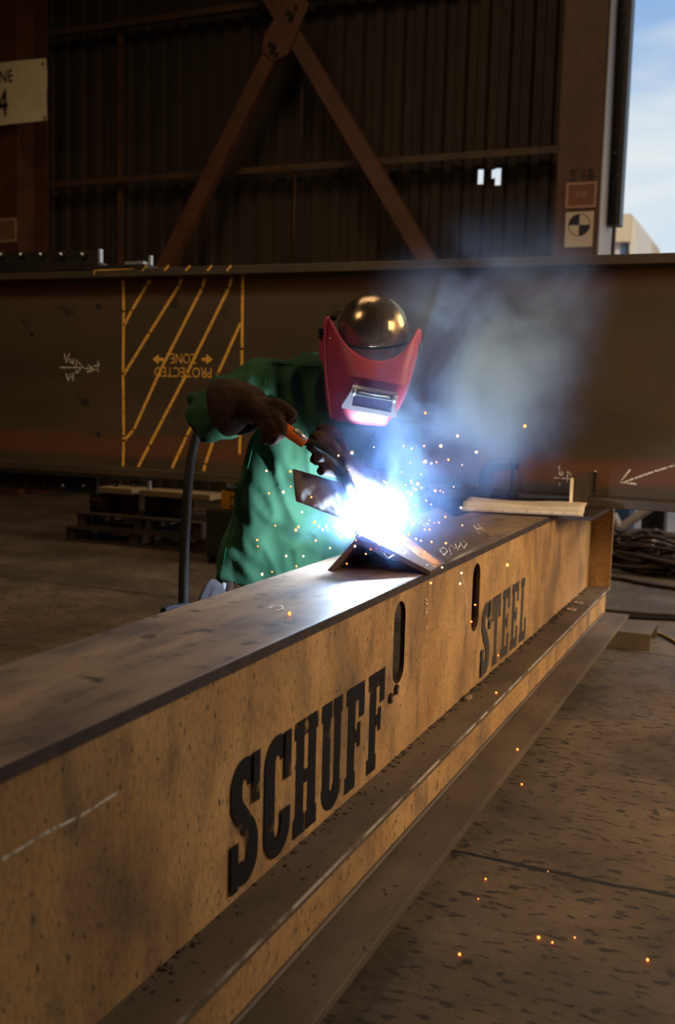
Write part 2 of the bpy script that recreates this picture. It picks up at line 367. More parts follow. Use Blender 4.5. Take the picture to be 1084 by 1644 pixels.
# white trim beside right column, jamb and dark door leaf
c0 = aty(967, 300, 11.05).x
tag(MB().box(c0-.02, c0, 11.05, 11.84, 0, 9).build('trim_1', M['white']), kind='structure')
c1 = aty(984, 300, 11.86).x
tag(MB().box(c1-.03, c1+.05, 11.86, 11.95, 0, 9).build('trim_2', M['rustred']), kind='structure')
pl = aty(982, 200, 11.4).x; pr = aty(1004, 200, 11.4).x; zb = aty(990, 360, 11.4).z
dr = empty('sliding_door', ((pl+pr)/2, 11.5, zb), 'dark sliding door edge hanging beside the white trim, sky to its right', 'door')
MB().box(pl+.01, pr, 11.45, 11.62, zb, 8.9).build('door_panel', M['dark'], dr)
MB().box(pr-.05, pr, 11.40, 11.45, zb, 8.9).build('edge_rail', M['dark'], dr)
for (px, py) in ((1013, 59), (1007, 160), (988, 245), (981, 253), (992, 282)):
    c = aty(px, py, 11.44); MB().ellip((min(c.x, pr-.012), 11.438, c.z), ((.012, 0, 0), (0, .008, 0), (0, 0, .012)), 10, 6).build('door_bolt', M['bright'], dr, True)

# crossed braces
def brace_mb(p, q, w_, dpt):
    p = Vector(p); q = Vector(q); t = (q-p).normalized(); nrm = Vector((0, -1, 0)); s = t.cross(nrm).normalized()*w_/2
    mb = MB()
    mb.prism([p-s, p+s, p+s+nrm*-.018, p-s+nrm*-.018], [q-s, q+s, q+s+nrm*-.018, q-s+nrm*-.018])
    for k in (-1, 1):
        e_ = s*k; i_ = s*k*.86
        mb.prism([p+e_-nrm*.018, p+i_-nrm*.018, p+i_-nrm*dpt, p+e_-nrm*dpt], [q+e_-nrm*.018, q+i_-nrm*.018, q+i_-nrm*dpt, q+e_-nrm*dpt])
    return mb
YB = 11.25
bA0 = aty(262, 428, YB); bA1 = aty(439, 76, YB); bB0 = aty(684, 416, YB); bB1 = aty(437, 0, YB)
dA = (bA0-bA1)/(bA1.z-bA0.z); dB = (bB0-bB1)/(bB1.z-bB0.z)
lowA = bA0+dA*(bA0.z-.1); lowB = bB0+dB*(bB0.z-.1); topB = bB1-dB*3.4; topA = bA1-dA*5.0
for q in (lowA, lowB, topA, topB, bA1): q.y = YB
br = empty('cross_brace', lowB, 'red-brown brace sloping down to the right, unbroken, in front of the other', 'brace')
mb = brace_mb(lowB, topB, .19, .12); mb.build('beam', M['rustred'], br)
br2 = empty('cross_brace', lowA, 'red-brown brace sloping down to the left, bolted to the gusset at the crossing', 'brace')
o = brace_mb(lowA, bA1, .19, .12).build('beam', M['rustred'], br2); brace_mb(bA1-dA*.9, topA, .19, .12).build('beam', M['rustred'], br2)
gs = [aty(px, py, YB+.03) for px, py in ((428, 60), (470, -12), (500, 8), (466, 90), (442, 100), (424, 84))]
MB().extrude([(q.x, YB-.03, q.z) for q in gs], (0, .02, 0)).build('gusset_plate', M['rustred'], br2)
for px, py in ((434, 71), (441, 75), (437, 83), (444, 87), (463, 20), (470, 24), (467, 31), (475, 12)):
    c = aty(px, py, YB-.04); MB().cyl((c.x, YB-.062, c.z), (0, .034, 0), .028, 6).build('bolt', M['dark'], br2)

# signs ---------------------------------------------------------
def sheet(x0, x1, z0, z1, y, t=.006): return MB().box(x0, x1, y-t, y, z0, z1)
bn = empty('banner', aty(40, 150, 10.86), 'tan banner with black letters hung on the left column', 'banner')
def banner():
    mb = MB(); P0 = aty(-110, 110, 10.88); a = aty(75, 94, 10.88); b_ = aty(75, 193, 10.88); c = aty(-110, 215, 10.88)
    n = 14; rows = []
    for j in range(n+1):
        v = j/n; row = []
        for i in range(n+1):
            u = i/n; p = P0.lerp(a, u).lerp(c.lerp(b_, u), v); p.y = 10.88-.012*math.sin(u*9+v*5)*math.sin(v*4+1)-.004; row.append(p)
        rows.append(row)
    for j in range(n):
        for i in range(n):
            k = len(mb.v); mb.v += [tuple(rows[j][i]), tuple(rows[j][i+1]), tuple(rows[j+1][i+1]), tuple(rows[j+1][i])]; mb.f.append((k, k+1, k+2, k+3))
    o = mb.build('vinyl', M['banner'], bn); s = o.modifiers.new('s', 'SOLIDIFY'); s.thickness = .003; s.offset = 1
banner()
mb = MB(); q = aty(21, 130, 10.85)
text_mb(mb, 'NE', .21, (q.x, 10.85, q.z), (.999, 0, .0), (0, 0, 1), .002, .85, 'RIGHT'); mb.build('lettering', M['signk'], bn)
mb = MB(); q = aty(14, 186, 10.85)
text_mb(mb, '4', .50, (q.x, 10.85, q.z), (1, 0, 0), (0, 0, 1), .002, .72, 'RIGHT'); mb.build('numeral', M['signk'], bn)
for px, py in ((69, 102), (72, 189)):
    c = aty(px, py, 10.86); MB().cyl((c.x, 10.852, c.z), (0, .012, 0), .016, 10).build('grommet', M['dark'], bn)
def plate_sign(x0, x1, y0, y1, Y, txt, label):
    a = aty(x0, y0, Y); c = aty(x1, y1, Y)
    r = empty('plate_sign', ((a.x+c.x)/2, Y, c.z), label, 'sign')
    sheet(a.x, c.x, c.z, a.z, Y).build('panel', M['signb'], r)
    for (u0, u1, v0, v1) in ((a.x, c.x, a.z-.025, a.z), (a.x, c.x, c.z, c.z+.025), (a.x, a.x+.025, c.z+.025, a.z-.025), (c.x-.025, c.x, c.z+.025, a.z-.025)):
        sheet(u0, u1, v0, v1, Y-.006, .004).build('border', M['signr'], r)
    if txt:
        mb = MB(); text_mb(mb, txt, .085, ((a.x+c.x)/2, Y-.007, (a.z+c.z)/2-.02), (1, 0, 0), (0, 0, 1), .002, .9, 'CENTER'); mb.build('lettering', M['signr'], r)
    return r
plate_sign(910, 957, 294, 333, 10.995, 'S18', 'small framed brown plate above the round target sign')
plate_sign(-14, 27, 352, 388, 10.995, '', 'small framed brown plate low on the left column')
mb = MB(); q = aty(934, 289, 10.995)
text_mb(mb, 'S 18', .155, (q.x, 10.99, q.z), (1, 0, 0), (0, 0, 1), .002, .9, 'CENTER'); mb.build('stencil_lettering', M['signk'], colR[0])
a = aty(909, 341, 10.995); c = aty(951, 396, 10.995)
ts = empty('target_sign', ((a.x+c.x)/2, 10.995, c.z), 'white sheet with a round black and white quartered target', 'sign')
sheet(a.x, c.x, c.z, a.z, 10.995, .004).build('sheet', M['signw'], ts)
tcx = (a.x+c.x)/2; rr = (c.x-a.x)*.38; tcz = a.z-rr-.025
for q0 in (PI/2, PI*1.5):
    pts = [(tcx, 10.989, tcz)]+[(tcx+rr*math.cos(q0+k*PI/24), 10.989, tcz+rr*math.sin(q0+k*PI/24)) for k in range(13)]
    MB().extrude(pts, (0, .002, 0)).build('quadrant', M['signk'], ts)
mb = MB(); stroke(mb, [(tcx+rr*math.cos(k*PI/20), 10.990, tcz+rr*math.sin(k*PI/20)) for k in range(41)], .008, (0, -1, 0), 0); mb.build('ring', M['ink'], ts)

# outside building
YO = 40.
bd = empty('outside_building', aty(1000, 400, YO), 'tan building outside the open bay, under the sky', 'building')
bd.location.z = 0
A = aty(975, 360, YO); B = aty(1009, 346, YO); C_ = aty(1031, 408, YO)
zt = B.z
MB().box(A.x-3, B.x, YO, YO+9, 0, zt-1.0).build('wall', M['bldg'], bd)
MB().prism([(A.x-3, YO-.4, zt-1.0), (B.x+.15, YO-.4, zt-1.0), (B.x+.15, YO+9, zt-1.0), (A.x-3, YO+9, zt-1.0)],
           [(A.x-3, YO-.4, zt), (B.x+.15, YO-.4, zt), (B.x+.15, YO+9, zt), (A.x-3, YO+9, zt)]).build('parapet', M['bldg'], bd)
MB().prism([(B.x, YO, zt-.1), (B.x+.25, YO, zt-.1), (B.x+1.15, YO, 0), (B.x+.75, YO, 0)], [(B.x, YO+5, zt-.1), (B.x+.25, YO+5, zt-.1), (B.x+1.15, YO+5, 0), (B.x+.75, YO+5, 0)]).build('slanted_fascia', M['bldgt'], bd)
for px0, px1, mm, nme in ((990, 1001, M['white'], 'window_frame'), (999, 1005, M['bglass'], 'window_pane')):
    a = aty(px0, 380, YO); c = aty(px1, 420, YO); MB().box(a.x, c.x, YO-.15 if nme == 'window_frame' else YO-.2, YO, .5, a.z).build(nme, mm, bd)

# ================================================================ BIG GIRDER
GZ0, GZ1, GY = .8595, 2.285, 5.994
gd = empty('steel_girder', (-4, GY+.2, GZ0), 'huge dark rusty girder lying across the shop behind the welder', 'girder')
gL = -11.
MB().box(gL, 3.0, GY, GY+.42, GZ1-.055, GZ1).build('top_flange', M['beamflange'], gd, bevel=.004)
MB().box(gL, 3.0, GY, GY+.42, GZ0, GZ0+.055).build('bottom_flange', M['beamflange'], gd, bevel=.004)
YWB = GY+.19
def girder_web():
    m = mat('girder_web_steel', (.072, .045, .022), (.044, .027, .014), rough=.6, metal=.1, scale=1.6, stretch=(.5, 1, 1.4), spots=(.012, .010, .010),
            spot_scale=5, spot_lo=.66, spot_hi=.74, bump=.06)
    t = m.node_tree; b = t.nodes['Principled BSDF']; prev = b.inputs['Base Color'].links[0].from_node
    c = NN(t, 'ShaderNodeTexCoord'); s = NN(t, 'ShaderNodeSeparateXYZ'); t.links.new(c.outputs['Object'], s.inputs[0])
    n = NN(t, 'ShaderNodeTexNoise'); n.inputs['Scale'].default_value = 1.3; n.inputs['Detail'].default_value = 6; t.links.new(c.outputs['Object'], n.inputs[0])
    ad = NN(t, 'ShaderNodeMath', operation='MULTIPLY_ADD'); ad.inputs[1].default_value = .10; t.links.new(n.outputs[0], ad.inputs[0]); t.links.new(s.outputs[2], ad.inputs[2])
    r = NN(t, 'ShaderNodeValToRGB'); t.links.new(ad.outputs[0], r.inputs[0])
    mr = NN(t, 'ShaderNodeMapRange'); mr.inputs[1].default_value = .86; mr.inputs[2].default_value = 2.36; t.links.new(ad.outputs[0], mr.inputs[0]); t.links.new(mr.outputs[0], r.inputs[0])
    e = r.color_ramp.elements; e[0].position = .10; e[0].color = (0, 0, 0, 1); e[1].position = 1; e[1].color = (0, 0, 0, 1)
    for p_, v_ in ((.13, 1), (.19, 1), (.24, 0), (.84, 0), (.90, .6), (.95, .6)):
        q = e.new(p_); q.color = (v_, v_, v_, 1)
    mx = NN(t, 'ShaderNodeMixRGB'); mx.inputs[2].default_value = (.115, .042, .016, 1)
    t.links.new(r.outputs[0], mx.inputs[0]); t.links.new(prev.outputs[0], mx.inputs[1]); t.links.new(mx.outputs[0], b.inputs['Base Color'])
    return m
MB().box(gL, 3.0, YWB, YWB+.035, GZ0+.055, GZ1-.055).build('web', girder_web(), gd)
W = lambda px, py: Vector((aty(px, py, YWB).x, YWB, aty(px, py, YWB).z))
# yellow hatch lines: one part each
def ymark(P, wd=.022, name='paint_line', m='ypaint', plane=None):
    mb = MB(); stroke(mb, [W(*p) for p in P], wd, (0, -1, 0), .002); return mb.build(name, M[m], gd)
for P in ([(198, 447), (199, 500), (198, 600), (199, 700), (198, 748)], [(390, 445), (389, 560), (387, 660), (385, 728)], [(242, 447), (236, 458), (212, 498), (200, 522)],
          [(292, 447), (288, 458), (240, 535), (200, 600)], [(330, 445), (325, 462), (260, 590), (215, 690), (199, 708)], [(373, 443), (368, 462), (300, 600), (240, 715), (222, 750)],
          [(386, 520), (350, 600), (300, 700), (277, 750)], [(345, 700), (330, 745), (327, 757)]):
    ymark(P)
# marks on the flange edge
for px in (232, 268, 302, 337, 368):
    mb = MB(); stroke(mb, [aty(px-3, 434, GY), aty(px+3, 427, GY)], .014, (0, -1, 0), .003); mb.build('edge_mark', M['ypaint'], gd)
mb = MB(); stroke(mb, [aty(152, 440, GY), aty(152, 434, GY), aty(215, 431, GY)], .010, (0, -1, 0), .003); mb.build('edge_mark', M['ypaint'], gd)
# upside-down stencil
def updown(s, px, py, size, sx):
    mb = MB(); q = W(px, py); text_mb(mb, s, size, (q.x, YWB-.001, q.z), (-1, 0, 0), (0, 0, -1), -.0, sx, 'CENTER')
    for i, v in enumerate(mb.v): mb.v[i] = (v[0], YWB-.0035, v[2])
    o = mb.build('stencil_lettering', M['ypaint'], gd); return o
updown('PROTECTED', 294, 590, .098, .86); updown('ZONE', 295, 568, .098, .80)
for px, s in ((255, -1), (332, 1)):
    q = W(px, 577); u = .001*s
    pts = [(-30, 9), (0, 9), (0, 28), (38, 0), (0, -28), (0, -9), (-30, -9)]
    MB().extrude([(q.x+a_*s*.0013, YWB-.005, q.z+b_*.0012) for a_, b_ in pts], (0, .003, 0)).build('stencil_arrow', M['ypaint'], gd)
# chalk notes
def chalk(Ls, wd=.007, base=W, name='chalk_mark', par=None, nrm=(0, -1, 0)):
    mb = MB()
    for P in Ls: stroke(mb, [base(*p) for p in P], wd, nrm, .004)
    return mb.build(name, M['chalk'], par or gd)
chalk([[(97, 590), (125, 590), (157, 593)], [(142, 586), (154, 594), (140, 597)], [(123, 577), (123, 600), (133, 589), (123, 577)], [(104, 568), (106, 578)], [(112, 568), (107, 582)],
       [(113, 576), (114, 582), (118, 582)], [(118, 576), (118, 585)], [(107, 600), (109, 609)], [(114, 600), (110, 612)], [(113, 600), (113, 606), (118, 606)], [(118, 599), (118, 611)], [(158, 579), (158, 597)], [(152, 588), (160, 585)]], .008)
chalk([[(890, 767), (922, 769)], [(898, 748), (899, 763), (904, 762), (902, 756), (898, 758)], [(911, 775), (912, 755), (920, 768)], [(899, 775), (898, 780)], [(920, 768), (958, 756)]], .006)
chalk([[(1090, 745), (1050, 757), (1002, 774)], [(1012, 754), (996, 774), (1022, 777)]], .010)
# holes on web
for px, py in ((158, 492), (158, 697), (51, 536)):
    q = W(px, py); MB().cyl((q.x, YWB-.004, q.z), (0, .01, 0), .020, 14).build('bolt_hole', M['signk'], gd)
# splice angles with bolts on both flanges at the left
def splice(xa, xb, z, up, label):
    s = 1 if up else -1
    r = empty('splice_angle', (xa, GY+.08, z), label, 'steel angle')
    MB().box(gL, xb, GY-.01, GY+.16, min(z, z+.025*s), max(z, z+.025*s)).build('flat_leg', M['dark'], r)
    MB().box(gL, xa, GY+.14, GY+.165, min(z+.02*s, z+.16*s), max(z+.02*s, z+.16*s)).build('upright_leg', M['dark'], r)
    if up:
        MB().box(xa-.001, xa+.018, GY+.135, GY+.17, z+.06, z+.16).build('cut_end', M['bright'], r)
        k = MB(); k.prism([(xa, GY+.13, z+.06), (xa+.1, GY+.10, z+.026), (xa+.13, GY+.10, z+.026), (xa+.02, GY+.13, z+.07)], [(xa, GY+.15, z+.06), (xa+.1, GY+.15, z+.026), (xa+.13, GY+.15, z+.026), (xa+.02, GY+.15, z+.07)]).build('cut_end', M['bright'], r)
    MB().box(xb-.01, xb+.012, GY+.05, GY+.075, z+(.025 if up else -.09), z+(.09 if up else -.025)).build('cut_end', M['bright'], r)
    return r
xA = aty(158, 400, GY+.14).x; xB = aty(240, 420, GY+.05).x
spl = splice(xA, xB, GZ1+.0005, True, 'dark bolted steel angle lying on top of the girder, upper left')
for px in (4, 36, 68, 101, 135):
    q = aty(px, 409, GY+.14)
    bb = MB().cyl((q.x, GY+.118, q.z), (0, .022, 0), .030, 6).build('bolt', M['dark'], spl)
    MB().ellip((q.x, GY+.118, q.z), ((.014, 0, 0), (0, .016, 0), (0, 0, .014)), 10, 6).build('bolt_tip', M['bright'], bb, True)
MB().box(xB-.16, xB-.01, GY-.008, GY+.05, GZ1+.026, GZ1+.045).build('shim_plate', M['bright'], spl)
spb = splice(aty(155, 780, GY+.14).x, aty(238, 780, GY+.05).x, GZ0-.0005, False, 'dark bolted steel angle hung under the girder, lower left')
for px in (10, 42, 74, 104, 137, 187, 218):
    q = aty(px, 779 if px < 180 else 776, GY+.14)
    bb = MB().cyl((q.x, GY+.118, q.z), (0, .022, 0), .024, 6).build('bolt', M['dark'], spb)
    if px > 90: MB().ellip((q.x, GY+.118, q.z), ((.011, 0, 0), (0, .014, 0), (0, 0, .011)), 10, 6).build('bolt_tip', M['bright'], bb, True)
# far support post under the girder
def post(x, y, ztop, label):
    r = empty('support_post', (x, y, 0), label, 'post')
    MB().box(x-.14, x+.14, y-.01, y+.01, .02, ztop-.02).build('web', M['dark'], r)
    for s in (-1, 1): MB().box(x+s*.14-.01, x+s*.14+.01, y-.12, y+.12, .02, ztop-.02).build('flange', M['dark'], r)
    MB().box(x-.2, x+.2, y-.16, y+.16, 0, .02).build('base_plate', M['dark'], r)
    MB().box(x-.2, x+.2, y-.16, y+.16, ztop-.02, ztop).build('cap_plate', M['dark'], r)
q = aty(1046, 850, 11.2); 
post(-9.0, GY+.2, GZ0, 'dark steel stool carrying the girder at far left')
post(1.2, GY+.2, GZ0, 'dark steel stool carrying the girder at far right')
r = empty('steel_stand', (q.x, 11.2, 0), 'dark upright steel stand seen under the girder, behind the cable pile', 'stand')
MB().box(q.x-.10, q.x+.10, 11.15, 11.2, .02, 1.3).build('front_plate', M['dark'], r)
MB().box(q.x+.10, q.x+.14, 11.05, 11.35, .02, 1.3).build('side_plate', M['dark'], r)
MB().box(q.x-.16, q.x+.18, 11.0, 11.4, 0, .02).build('base_plate', M['dark'], r)

# ================================================================ WORK TABLE
T = .859
XR, XL, XWEB = -1.095, -1.510, -1.100
tb = empty('work_table', (-1.2, 3, 0), 'long tan and brown steel workbench made from plate girders, with black stencilled words', 'workbench')
MB().box(XL, XR, -.8, 6.21, T-.028, T).build('top_plate', [M['top']], tb, bevel=.003)['label'] = 'dark brown steel top'
MB().box(XR-.0005, XR+.003, -.8, 6.205, T-.027, T-.0015).build('plate_edge', M['edge'], tb)
MB().box(XL+.05, -.90, 5.478, 6.72, T-.022, T-.0005).build('end_plate', M['edge'], tb)
def slotted():
    mb = MB(); y0, y1, z0, z1 = -.8, 6.70, .279, T-.028; xf, xb = XWEB, XWEB-.016
    slots = [(3.030, 3.138, .528, .800), (3.930, 4.040, .520, .800)]
    ys = [y0, y1]
    for a, b_, _, _ in slots:
        for k in range(13): ys.append((a+b_)/2-(b_-a)/2*math.cos(PI*k/12))
    ys = sorted(ys)
    def prof(y):
        for a, b_, lo, hi in slots:
            if a-1e-6 <= y <= b_+1e-6:
                r = (b_-a)/2; h = math.sqrt(max(0, r*r-(y-(a+b_)/2)**2)); return lo+r-h, hi-r+h
        return None
    def quad(P):
        k = len(mb.v); mb.v += P; mb.f.append((k, k+1, k+2, k+3))
    for a, b_ in zip(ys, ys[1:]):
        pa, pb = prof(a), prof(b_)
        mid = any(s[0] < (a+b_)/2 < s[1] for s in slots)
        segs = [((z0, pa[0]), (z0, pb[0])), ((pa[1], z1), (pb[1], z1))] if mid else [((z0, z1), (z0, z1))]
        for (la, ha), (lb, hb) in segs:
            quad([(xf, a, la), (xf, b_, lb), (xf, b_, hb), (xf, a, ha)]); quad([(xb, a, la), (xb, a, ha), (xb, b_, hb), (xb, b_, lb)])
        if mid:
            quad([(xf, a, pa[0]), (xb, a, pa[0]), (xb, b_, pb[0]), (xf, b_, pb[0])]); quad([(xf, a, pa[1]), (xf, b_, pb[1]), (xb, b_, pb[1]), (xb, a, pa[1])])
    for s in slots:
        r = (s[1]-s[0])/2
        for y in (s[0], s[1]): quad([(xf, y, s[2]+r), (xb, y, s[2]+r), (xb, y, s[3]-r), (xf, y, s[3]-r)])
    quad([(xf, y0, z0), (xf, y0, z1), (xb, y0, z1), (xb, y0, z0)]); quad([(xf, y1, z0), (xb, y1, z0), (xb, y1, z1), (xf, y1, z1)])
    o = mb.build('side_web', M['tan'], tb); o.data.materials.append(M['cut'])
    for p in o.data.polygons:
        if abs(p.normal.x) < .5 and -.5 < p.center.y < 6.6: p.material_index = 1
    o['label'] = 'tan painted side plate with two upright slots'
slotted()
MB().box(XWEB, -.966, 6.690, 6.715, .279, T-.022).build('end_stiffener', M['tan'], tb)
MB().box(XL+.04, -.966, -.8, 6.72, .255, .279).build('middle_flange', M['dust'], tb, bevel=.003)['label'] = 'dusty brown ledge with a highlight painted along its edge'
MB().box(-.9665, -.9640, -.8, 6.72, .270, .2785).build('edge_strip', mat('edge_highlight', (.55, .47, .40), (.14, .10, .07), rough=.45, metal=.3, scale=9, lo=.45, hi=.6, stretch=(1, 1, 1)), tb)  # pale strip paints the daylight highlight along the ledge edge
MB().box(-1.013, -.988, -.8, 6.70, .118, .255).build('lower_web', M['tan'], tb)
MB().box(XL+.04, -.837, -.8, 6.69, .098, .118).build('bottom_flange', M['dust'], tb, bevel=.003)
MB().box(-.8372, -.8350, -.8, 6.69, .100, .1165).build('edge_strip', M['dust'], tb)
MB().tube([(-.985, -.8, .124), (-.985, 6.6, .124)], .008, 6).build('fillet_weld', M['dust'], tb)
for y in (.4, 2.45, 4.5, 6.45):   # gussets on the back side carrying the top
    MB().prism([(XWEB-.028, y-.008, .279), (-1.47, y-.008, .279), (XL+.02, y-.008, T-.028), (XWEB-.028, y-.008, T-.028)],
               [(XWEB-.028, y+.008, .279), (-1.47, y+.008, .279), (XL+.02, y+.008, T-.028), (XWEB-.028, y+.008, T-.028)]).build('back_gusset', M['tan'], tb)
for y in (.2, 3.3, 6.3): MB().box(-1.44, -1.40, y, y+.04, .118, .255).build('back_leg', M['tan'], tb)
for px, py in ((637, 1107), (628, 1121)):
    q = atx(px, py, XWEB+.004)
    bb = MB().cyl((XWEB, q.y, q.z), (.007, 0, 0), .017, 16).build('bolt', M['dark'], tb)
    MB().cyl((XWEB+.006, q.y, q.z), (.004, 0, 0), .008, 10).build('bolt_tip', M['rivet'], bb)

# slab serif stencil letters, unit cell 0..1
def arcpts(cx, cy, rx, ry, a0, a1, n=10): return [(cx+rx*math.cos(math.radians(a0+(a1-a0)*i/n)), cy+ry*math.sin(math.radians(a0+(a1-a0)*i/n))) for i in range(n+1)]
def band(P, *_, W_=.054):
    """constant-width brush ribbon along P (unit cell), one outline polygon per step"""
    q = [(a*.143, b_*.312) for a, b_ in P]; n = len(q); L_ = []; R_ = []
    for i in range(n):
        a = q[max(i-1, 0)]; b_ = q[min(i+1, n-1)]; d = math.hypot(b_[0]-a[0], b_[1]-a[1]) or 1; nx, ny = -(b_[1]-a[1])/d*W_/2, (b_[0]-a[0])/d*W_/2
        L_.append(((q[i][0]+nx)/.143, (q[i][1]+ny)/.312)); R_.append(((q[i][0]-nx)/.143, (q[i][1]-ny)/.312))
    return [[L_[i], L_[i+1], R_[i+1], R_[i]] for i in range(n-1)]
R4 = lambda a, b_, c, d: [(a, c), (b_, c), (b_, d), (a, d)]
LET = {
 'H': [R4(.08, .42, 0, 1), R4(.60, .94, 0, 1), R4(.42, .60, .43, .55), R4(.0, .48, 0, .17), R4(.53, 1.0, 0, .17), R4(.0, .48, .85, 1), R4(.53, 1.0, .85, 1)],
 'U': [R4(.07, .43, .2, 1), R4(.62, .93, .2, 1), R4(.0, .48, .84, 1), R4(.56, .99, .84, 1)]+band(arcpts(.5, .20, .27, .125, 170, 370)),
 'F': [R4(.12, .50, 0, 1), R4(.02, .56, 0, .16), R4(.02, .98, .84, 1), R4(.70, .98, .66, .9), R4(.5, .72, .44, .56), R4(.62, .78, .38, .62)],
 'E': [R4(.12, .46, 0, 1), R4(.02, .96, 0, .15), R4(.02, .96, .86, 1), R4(.74, .96, .70, .9), R4(.74, .96, .1, .32), R4(.46, .68, .45, .57), R4(.62, .76, .40, .62)],
 'T': [R4(.34, .68, 0, 1), R4(.20, .80, 0, .15), R4(.0, 1.0, .86, 1), R4(.0, .24, .66, .9), R4(.76, 1.0, .66, .9)],
 'L': [R4(.12, .46, 0, 1), R4(.02, .96, 0, .15), R4(.02, .58, .86, 1), R4(.74, .96, .1, .34)],
 'C': band(arcpts(.5, .79, .29, .13, 0, 180, 12))+[R4(.02, .40, .20, .80)]+band(arcpts(.5, .21, .29, .13, 180, 360, 12))+[R4(.74, .99, .60, 1.0), R4(.62, .98, .20, .36)],
 'S': band(arcpts(.5, .78, .28, .13, -10, 180, 12)+[(.22, .68), (.30, .60), (.5, .50), (.70, .40), (.78, .32)]+arcpts(.5, .22, .28, .13, 0, -170, 12))+[R4(.74, .97, .60, 1.0), R4(.02, .26, .0, .38)],
}
def letter(ch, y0, wd, z0, h, m):
    mb = MB()
    for i, poly in enumerate(LET[ch]):
        x = XWEB+.0012+.0002*i
        k = len(mb.v); mb.v += [(x, y0+u*wd, z0+v*h) for u, v in poly]; mb.f.append(tuple(range(k, k+len(poly))))
    return mb.build('painted_letter', M[m], tb)
yy = 1.972; 
for i, ch in enumerate('SCHUFF'): letter(ch, yy+i*.1695, .143, .302, .312, 'letter')
for i, ch in enumerate('STEEL'): letter(ch, 4.085+i*.172, .142, .300, .312, 'letter2')
# chalk marks and scratches on the side plate
X_ = lambda px, py: atx(px, py, XWEB)
chalk([[(0, 1380), (60, 1342), (130, 1307), (187, 1271)]], .005, X_, 'chalk_line', tb, (1, 0, 0))
chalk([[(740, 925), (747, 950), (748, 985), (744, 1020)]], .003, X_, 'chalk_line', tb, (1, 0, 0))
chalk([[(682, 962), (684, 964)], [(682, 968), (685, 970)], [(683, 976), (682, 984)], [(685, 976), (684, 984)], [(683, 1008), (685, 1006), (684, 1011)]], .005, X_, 'chalk_mark', tb, (1, 0, 0))
Z_ = lambda px, py: atz(px, py, T)
chalk([[(432, 978), (440, 974), (452, 974), (455, 979), (444, 982)]], .006, Z_, 'chalk_mark', tb, (0, 0, 1))
# floor sleeper channels
def channel(y0, y1, x0, x1, label):
    mb = MB(); mb.box(x0, x1, y0, y1, .090, .098); mb.box(x0, x1, y0, y0+.010, 0, .090); mb.box(x0, x1, y1-.010, y1, 0, .090)
    return tag(mb.build('steel_channel', M['dust']), label, 'steel channel')
channel(6.24, 6.62, -1.9, -.648, 'upturned steel channel on the floor under the far end of the workbench')
channel(-.3, .1, -1.9, -.86, 'steel channel sleeper under the near end of the workbench')

# slag debris on ledge
mb = MB()
for i in range(420):
    y = rnd.uniform(3.0, 6.6) if i < 340 else rnd.uniform(1.6, 3.2)
    if mnoise.noise(Vector((y*2.2, 0, 3))) < -.05 and i % 3: continue
    x = XWEB+abs(rnd.gauss(0, .013))+.003; q_ = rnd.uniform(.0015, .0055)*(1.5 if y > 3.8 else .8)
    mb.ellip((x, y, .279+q_*.3), ((q_*rnd.uniform(.8, 2.4), q_*rnd.uniform(-1, 1), 0), (q_*rnd.uniform(-1, 1), q_*rnd.uniform(1, 3), 0), (0, 0, q_*.6)), 6, 4)
for i in range(60):
    y = rnd.uniform(1.5, 5.5); x = rnd.uniform(XWEB+.02, -.98); s = rnd.uniform(.001, .0035); mb.ellip((x, y, .279+s*.4), ((s*1.5, 0, 0), (0, s*rnd.uniform(1, 3), 0), (0, 0, s*.6)), 6, 4)
for i in range(50):
    y = rnd.uniform(1.8, 5.5); x = rnd.uniform(-.97, -.845); s = rnd.uniform(.001, .003); mb.ellip((x, y, .118+s*.4), ((s*1.5, 0, 0), (0, s*rnd.uniform(1, 3), 0), (0, 0, s*.6)), 6, 4)
tag(mb.build('weld_slag', M['slag']), 'dark crumbs of slag and dirt along the workbench ledge', 'debris', kind='stuff')
for px, py, lb in ((918, 979, 'flat steel washer on the workbench ledge, nearer of two'), (929, 968, 'flat steel washer on the workbench ledge, farther of two')):
    q = atz(px, py, .282); mb = MB(); n = 18
    rings = [[q+Vector((r_*math.cos(2*PI*k/n), r_*math.sin(2*PI*k/n), z_)) for k in range(n)] for r_, z_ in ((.014, 0), (.030, 0), (.030, .004), (.014, .004), (.014, 0))]
    tag(mb.loft(rings, False).build('steel_washer', M['rivet']), lb, 'washer')
q = atz(752, 1122, .28); tag(MB().box(q.x-.008, q.x+.008, q.y-.03, q.y+.03, .2792, .289).build('wood_chip', M['wood']), 'small brown chip lying on the workbench ledge', 'chip')

# ================================================================ WORKPIECE: angle iron + cover plate
Lf = atz(522, 917, T+.001); Rf = atz(684, 921, T+.001); Rr = atz(790, 861, T+.001); ax_ = (Rr-Rf); ax_.z = 0
apexF = atd(574, 862, (F*0+3.38))
ridge = atz(566, 861, T+.165)
ridge = Vector((-1.312, 3.203, .9785))
an = empty('angle_iron', (Lf+Rf)/2, 'long dark steel angle lying ridge up on the workbench, chalk marked', 'steel angle')
def angle_prof(L, A, R, t):
    # closed profile of an inverted V with thickness t (z down inner)
    inner = A-Vector((0, 0, t*1.35)); li = L+(R-L).normalized()*t*1.3; ri = R-(R-L).normalized()*t*1.3
    return [L, A, R, ri, inner, li]
D1 = ax_
pA = angle_prof(Lf, ridge, Rf, .020)
mb = MB(); st = ax_.normalized()
mb.prism([p+st*.02 for p in pA], [p+ax_ for p in pA]); ang = mb.build('angle_profile', M['plate'], an, bevel=.002)
